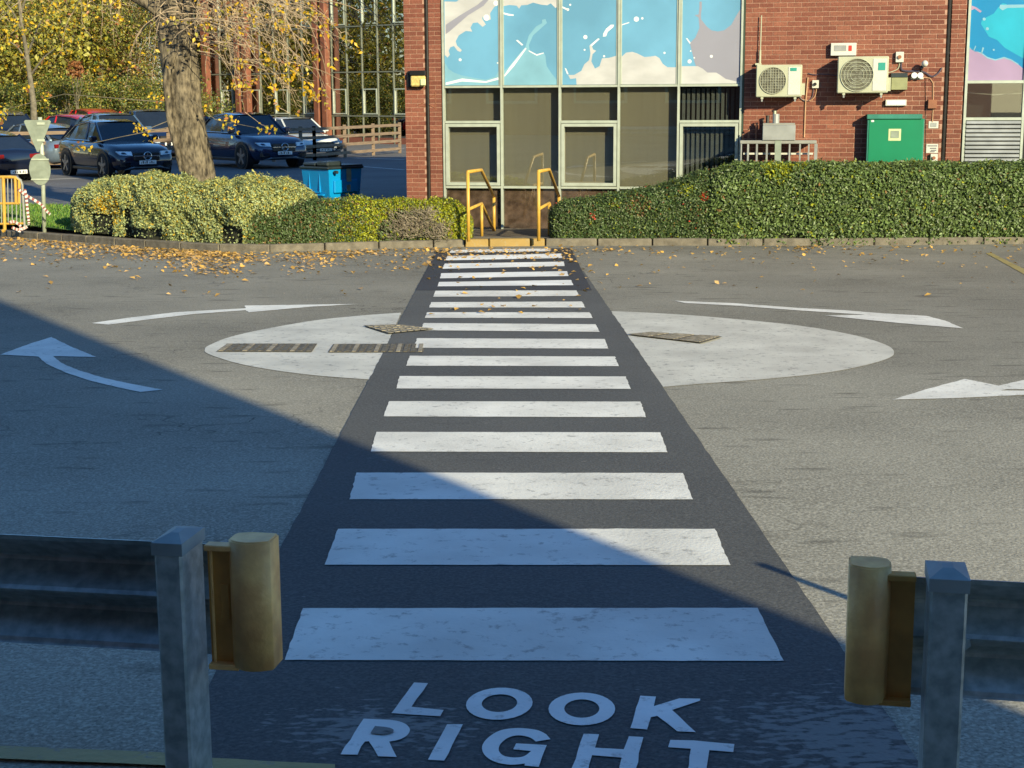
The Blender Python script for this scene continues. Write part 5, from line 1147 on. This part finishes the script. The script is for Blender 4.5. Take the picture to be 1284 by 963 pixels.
# ------------------------------------------------------------------ signs, barrier, tape
SY = 26.2; sb = D(55.5, 292, SY); t = thing('road_sign_post', 'grey pole seen from behind with a triangular and a round sign', 'road sign', (sb.x, SY, sb.z-.05))
m = MB(); m.tube([sb-Vector((0, 0, .1)), D(53, 200, SY), D(50, 147, SY)], .036, 10); m.build('pole', M['pole'], t, world=True, smooth=True)
tri = [(30, 152.5), (31.5, 150.5), (62, 150.5), (63.8, 152.5), (48.5, 190.5), (46.5, 190.5)]
m = MB(); m.prism([D(x, y, SY-.055) for x, y in tri], (0, .004, 0)); m.build('triangular_sign', M['signback'], t, world=True)
cc = D(50, 212.5, SY-.055)
m = MB(); m.prism([cc+Vector((math.cos(2*math.pi*k/28)*13.3*SY/F, 0, math.sin(2*math.pi*k/28)*19.3*SY/F)) for k in range(28)], (0, .004, 0)); m.build('round_sign', M['signback'], t, world=True)
m = MB()
for yy in (200, 225): a = D(39, yy, SY-.07); b = D(61, yy, SY-.07); m.box(a.x, b.x, a.y, a.y+.012, a.z-.012, a.z+.012)
for yy in (155, 176): a = D(46, yy, SY-.07); b = D(56, yy, SY-.07); m.box(a.x, b.x, a.y, a.y+.012, a.z-.02, a.z+.02)
m.build('bracket', M['pole'], t, world=True)
PY = 25.9
t = thing('pedestrian_barrier', 'yellow and steel pedestrian barrier with wound warning tape at the left edge', 'barrier', D(10, 292, PY))
def bt(pts, r, mt, nm, dy=0):
    m = MB(); m.tube([D(x, y, PY+dy) for x, y in pts], r, 7, cap=True); return m.build(nm, M[mt], t, world=True)
bt([(-70, 222), (14, 222), (20, 222.5), (24, 226), (24, 255)], .026, 'yellow', 'frame'); bt([(-70, 255), (24, 255)], .02, 'yellow', 'frame'); bt([(4, 222), (6, 288)], .028, 'yellow', 'leg'); bt([(19, 223), (20, 255)], .024, 'yellow', 'frame')
bt([(20, 222), (26, 226), (28, 232), (31, 285)], .02, 'ductgrey', 'steel_frame'); bt([(-60, 282), (31, 280)], .018, 'yellow', 'foot_bar'); bt([(6, 288), (3, 290)], .03, 'yellow', 'foot')
for x in (-30, -20, -10, 1, 9.5, 14.5, 20, 25): bt([(x, 224), (x+1, 281)], .009, 'ductgrey', 'upright')
tp = thing('warning_tape', 'red and white tape tied from the barrier to the sign pole and trailing', 'tape', D(35, 270, PY))
def tape(pts, dy=-.05):
    q = smooth_px(pts, 4)
    for i, (a, b) in enumerate(zip(q, q[1:])):
        A = D(*a, PY+dy+.01*(i % 2)); B = D(*b, PY+dy+.01*((i+1) % 2)); d = (B-A).normalized(); n_ = d.cross(Vector((.2, 1, .1))).normalized()*.024
        m = MB(); m.prism([A-n_, B-n_, B+n_, A+n_], (0, .003, 0)); m.build('tape_band', M['tapew'] if i % 2 else M['taper'], tp, world=True)
tape([(23, 237), (30, 243), (40, 249), (51, 256), (57, 263), (63, 269)]); tape([(31, 237), (33, 248), (34, 258), (35, 268), (36, 277), (36, 282)]); tape([(15, 285), (22, 288), (28, 287), (34, 284)]); tape([(12, 279), (18, 278), (26, 284), (24, 291)])

# ------------------------------------------------------------------ crash barriers in the foreground
def crash(side):
    if side < 0: Y0 = 3.455; base = Vector((-.807, Y0, 0)); rz = R(-10); lab = 'galvanised crash barrier end with yellow buffer in the left foreground'
    else: Y0 = 3.2; base = Vector((.948, Y0, 0)); rz = R(-11); lab = 'galvanised crash barrier end with yellow buffer in the right foreground'
    def loc_(px, py, yl):                               # pixel -> local (x, z) on the barrier's own plane y = yl
        nl = Vector((-math.sin(rz), math.cos(rz), 0)); xl_ = Vector((math.cos(rz), math.sin(rz), 0)); d = ray(px, py); o_ = Vector((base.x, base.y, 0))
        tt_ = (o_+nl*yl-CAM).dot(nl)/d.dot(nl); p = CAM+d*tt_; return (p-o_).dot(xl_), p.z-gz(0, Y0)
    gzv = gz(0, Y0); t = thing('crash_barrier', lab, 'crash barrier', (base.x, Y0, gzv), rz, 'steel crash barriers either side of the crossing')
    ztp = loc_(209, 678, 0)[1]-.0 if side < 0 else loc_(1190, 723, 0)[1]
    wv = .034 if side < 0 else .0395; dp = .14 if side < 0 else .13
    m = MB(); m.box(-wv, wv, 0, dp, -.1, ztp-.03, ch=.006); m.build('post', M['galv'], t)
    m = MB(); q = .004; zc = ztp-.036
    m.v = [Vector(p) for p in ((-wv-q, -q, zc), (wv+q, -q, zc), (wv+q, dp+q, zc), (-wv-q, dp+q, zc), (-wv-q, -q, zc+.03), (wv+q, -q, zc+.03), (wv+q, dp+q, zc+.03), (-wv-q, dp+q, zc+.03), (-wv*.3, dp*.35, zc+.042), (wv*.3, dp*.35, zc+.042), (wv*.3, dp*.65, zc+.042), (-wv*.3, dp*.65, zc+.042))]
    m.f = [[0, 1, 5, 4], [1, 2, 6, 5], [2, 3, 7, 6], [3, 0, 4, 7], [4, 5, 9, 8], [5, 6, 10, 9], [6, 7, 11, 10], [7, 4, 8, 11], [8, 9, 10, 11], [3, 2, 1, 0]]; m.m = [0]*10
    m.build('post_cap', M['galvcap'], t)
    # W section beam behind the post
    yb = dp+.05; bh = .282; zt_b = loc_(150, 677, yb-.04)[1] if side < 0 else loc_(1215, 727, yb-.04)[1]
    prof = [(-.040, 1.0), (-.036, .985), (-.030, .95), (.020, .80), (.040, .75), (.044, .72), (.040, .69), (.016, .62), (-.028, .53), (-.036, .50), (-.028, .47), (.016, .38), (.040, .31), (.044, .28), (.040, .25), (.020, .2), (-.030, .05), (-.036, .015), (-.040, 0)]
    xa, xb = (-4.5, .045) if side < 0 else (-.10, .62)
    m = MB(); N2 = len(prof)
    xsn = [xa, xb] 
    for x in xsn:
        for (y, z) in prof: m.v.append(Vector((x, yb+y, zt_b-bh+z*bh)))
    for x in xsn:
        for (y, z) in prof: m.v.append(Vector((x, yb+y+.004, zt_b-bh+z*bh)))
    for k in range(N2-1): m.f += [[k, k+1, N2+k+1, N2+k], [2*N2+k, 3*N2+k, 3*N2+k+1, 2*N2+k+1], [k, 2*N2+k, 2*N2+k+1, k+1], [N2+k, N2+k+1, 3*N2+k+1, 3*N2+k]]; m.m += [0]*4
    m.f += [[0, N2, 3*N2, 2*N2], [N2-1, 3*N2-1, 4*N2-1, 2*N2-1]]; m.m += [0, 0]
    b = m.build('beam', M['galv'], t)
    bm = bmesh.new(); bm.from_mesh(b.data); bmesh.ops.recalc_face_normals(bm, faces=bm.faces); bm.to_mesh(b.data); bm.free()
    for x in ((-.05,) if side < 0 else (.0,)):
        m = MB(); m.disc((x+.05, yb-.06, zt_b-bh/2), (0, -1, 0), .014, 6, .012); m.build('bolt', M['galvcap'], t)
    # more posts along the left beam, out of the picture
    if side < 0:
        for xx in (-2.0, -4.2): m = MB(); m.box(xx-wv, xx+wv, 0, dp, -.1, ztp-.01, ch=.006); m.build('post', M['galv'], t)
    # buffer: recessed plate and bull nose
    sx = -side
    hb = .345 if side < 0 else .36
    if side < 0: yb2 = .07; x0, zt2 = loc_(257, 682, yb2); x1 = loc_(295, 682, yb2)[0]; zb2 = loc_(276, 838, yb2)[1]; nx0 = loc_(289, 760, yb2)[0]; nx1 = loc_(342, 760, yb2)[0]; znt = loc_(315, 680, yb2-.02)[1]; znb = loc_(318, 844, yb2-.03)[1]
    else: yb2 = .08; x0, zt2 = loc_(1149, 721, yb2); x1 = loc_(1107, 721, yb2)[0]; zb2 = loc_(1128, 884, yb2)[1]; nx0 = loc_(1115, 790, yb2)[0]; nx1 = loc_(1062, 790, yb2)[0]; znt = loc_(1088, 711, yb2-.02)[1]; znb = loc_(1088, 886, yb2-.03)[1]
    m = MB(); m.box(x0, x1, yb2+.012, yb2+.02, zb2+.012, zt2-.012); bf = m.build('buffer_plate', M['buffdark'], t)
    m = MB(); m.box(x0, x1, yb2-.012, yb2+.024, zt2-.014, zt2, ch=.002); m.build('buffer_flange', M['buff'] if side < 0 else M['buffdark'], t); m = MB(); m.box(x0, x1, yb2-.012, yb2+.024, zb2, zb2+.014, ch=.002); m.build('buffer_flange', M['buff'] if side < 0 else M['buffdark'], t)
    m = MB(); xx = x1-.006*sx*1.6; m.tube([(xx, yb2+.004, zb2+.014), (xx, yb2+.004, zt2-.014)], .0035, 6)
    if side < 0: m.tube([(x0+.012, yb2+.004, zb2+.014), (x0+.012, yb2+.004, zt2-.014)], .0035, 6)
    m.build('rib', M['buff'] if side < 0 else M['buffdark'], bf)
    if side < 0: m = MB(); m.box(x0+.028, x0+.052, yb2+.009, yb2+.0125, zb2+.12, zt2-.10, ch=.002); m.build('moulded_panel', M['buffdark'], bf)
    # bull nose: rounded towards the crossing, flat chamfered front
    c = (nx0+nx1)/2; hw = abs(nx1-nx0)/2; pts = []
    outl = [(-1, -.2), (-.8, -.55), (-.35, -.8), (.05, -.85), (.5, -.72), (.97, -.45), (1, -.35), (1, .9), (.9, 1.0), (-.3, 1.05), (-.9, .8), (-1, .5)]
    bm = bmesh.new(); lo_ = [bm.verts.new((c+a*hw*sx, yb2+.015+b_*.05, znb)) for a, b_ in outl]; fc = bm.faces.new(lo_)
    rr = bmesh.ops.extrude_face_region(bm, geom=[fc]); vs = [v for v in rr['geom'] if isinstance(v, bmesh.types.BMVert)]; bmesh.ops.translate(bm, vec=(0, 0, znt-znb), verts=vs)
    bmesh.ops.recalc_face_normals(bm, faces=bm.faces)
    ed = [e_ for e_ in bm.edges if abs(e_.verts[0].co.z-e_.verts[1].co.z) < 1e-5]; bmesh.ops.bevel(bm, geom=ed, offset=.004, segments=2, affect='EDGES')
    me = bpy.data.meshes.new('bull_nose'); bm.to_mesh(me); bm.free(); me.materials.append(M['buff'])
    for p in me.polygons: p.use_smooth = abs(p.normal.z) < .5
    o = bpy.data.objects.new('bull_nose', me); COL.objects.link(o); o.parent = t
crash(-1); crash(1)
# post out of the picture on the right whose shadow reaches the crossing
tip = G(950, 708); Hh = .95; bs = Vector((tip.x, tip.y, 0))-Vector((sh.x, sh.y, 0))*(Hh/math.tan(EL)); bs.z = gz(0, bs.y)
t = thing('bollard', 'slim steel post just out of picture whose thin shadow falls on the crossing', 'post', bs); Hh -= bs.z-tip.z; m = MB(); m.tube([(0, 0, -.1), (0, 0, Hh-.02)], .021, 10); m.build('shaft', M['galv'], t)
m = MB(); m.tube([(0, 0, Hh-.02), (0, 0, Hh)], .024, 10); m.build('cap', M['galvcap'], t)

# building behind the viewpoint that throws the big shadow
yw_ = -2.2; k_ = (e2.y if 0 else G(1045, 797).y-yw_)/sh.y; xe = G(1045, 797).x - sh.x*k_
t = thing('warehouse', 'tall brick building behind the viewpoint that shades the foreground', 'building', (xe, yw_, 0))
m = MB(); m.box(-45, 0, -12, 0, 0, 13); m.build('wall', M['wallbig'], t)
m = MB(); m.box(-45.2, .0, -12, -.01, 13.0, 13.3); m.build('roof', M['concrete'], t)
for i in range(12):
    for z in (1.2, 5, 9):
        m = MB(); m.box(-3.4-i*3.4, -1.4-i*3.4, .001, .05, z, z+1.5); f_ = m.build('window', M['signback'], t); m = MB(); m.box(-3.3-i*3.4, -1.5-i*3.4, .051, .06, z+.1, z+1.4); m.build('pane', M['cglass'], f_)
print('sun dir', sh, 'edge', xe, 'objects', len(bpy.data.objects))
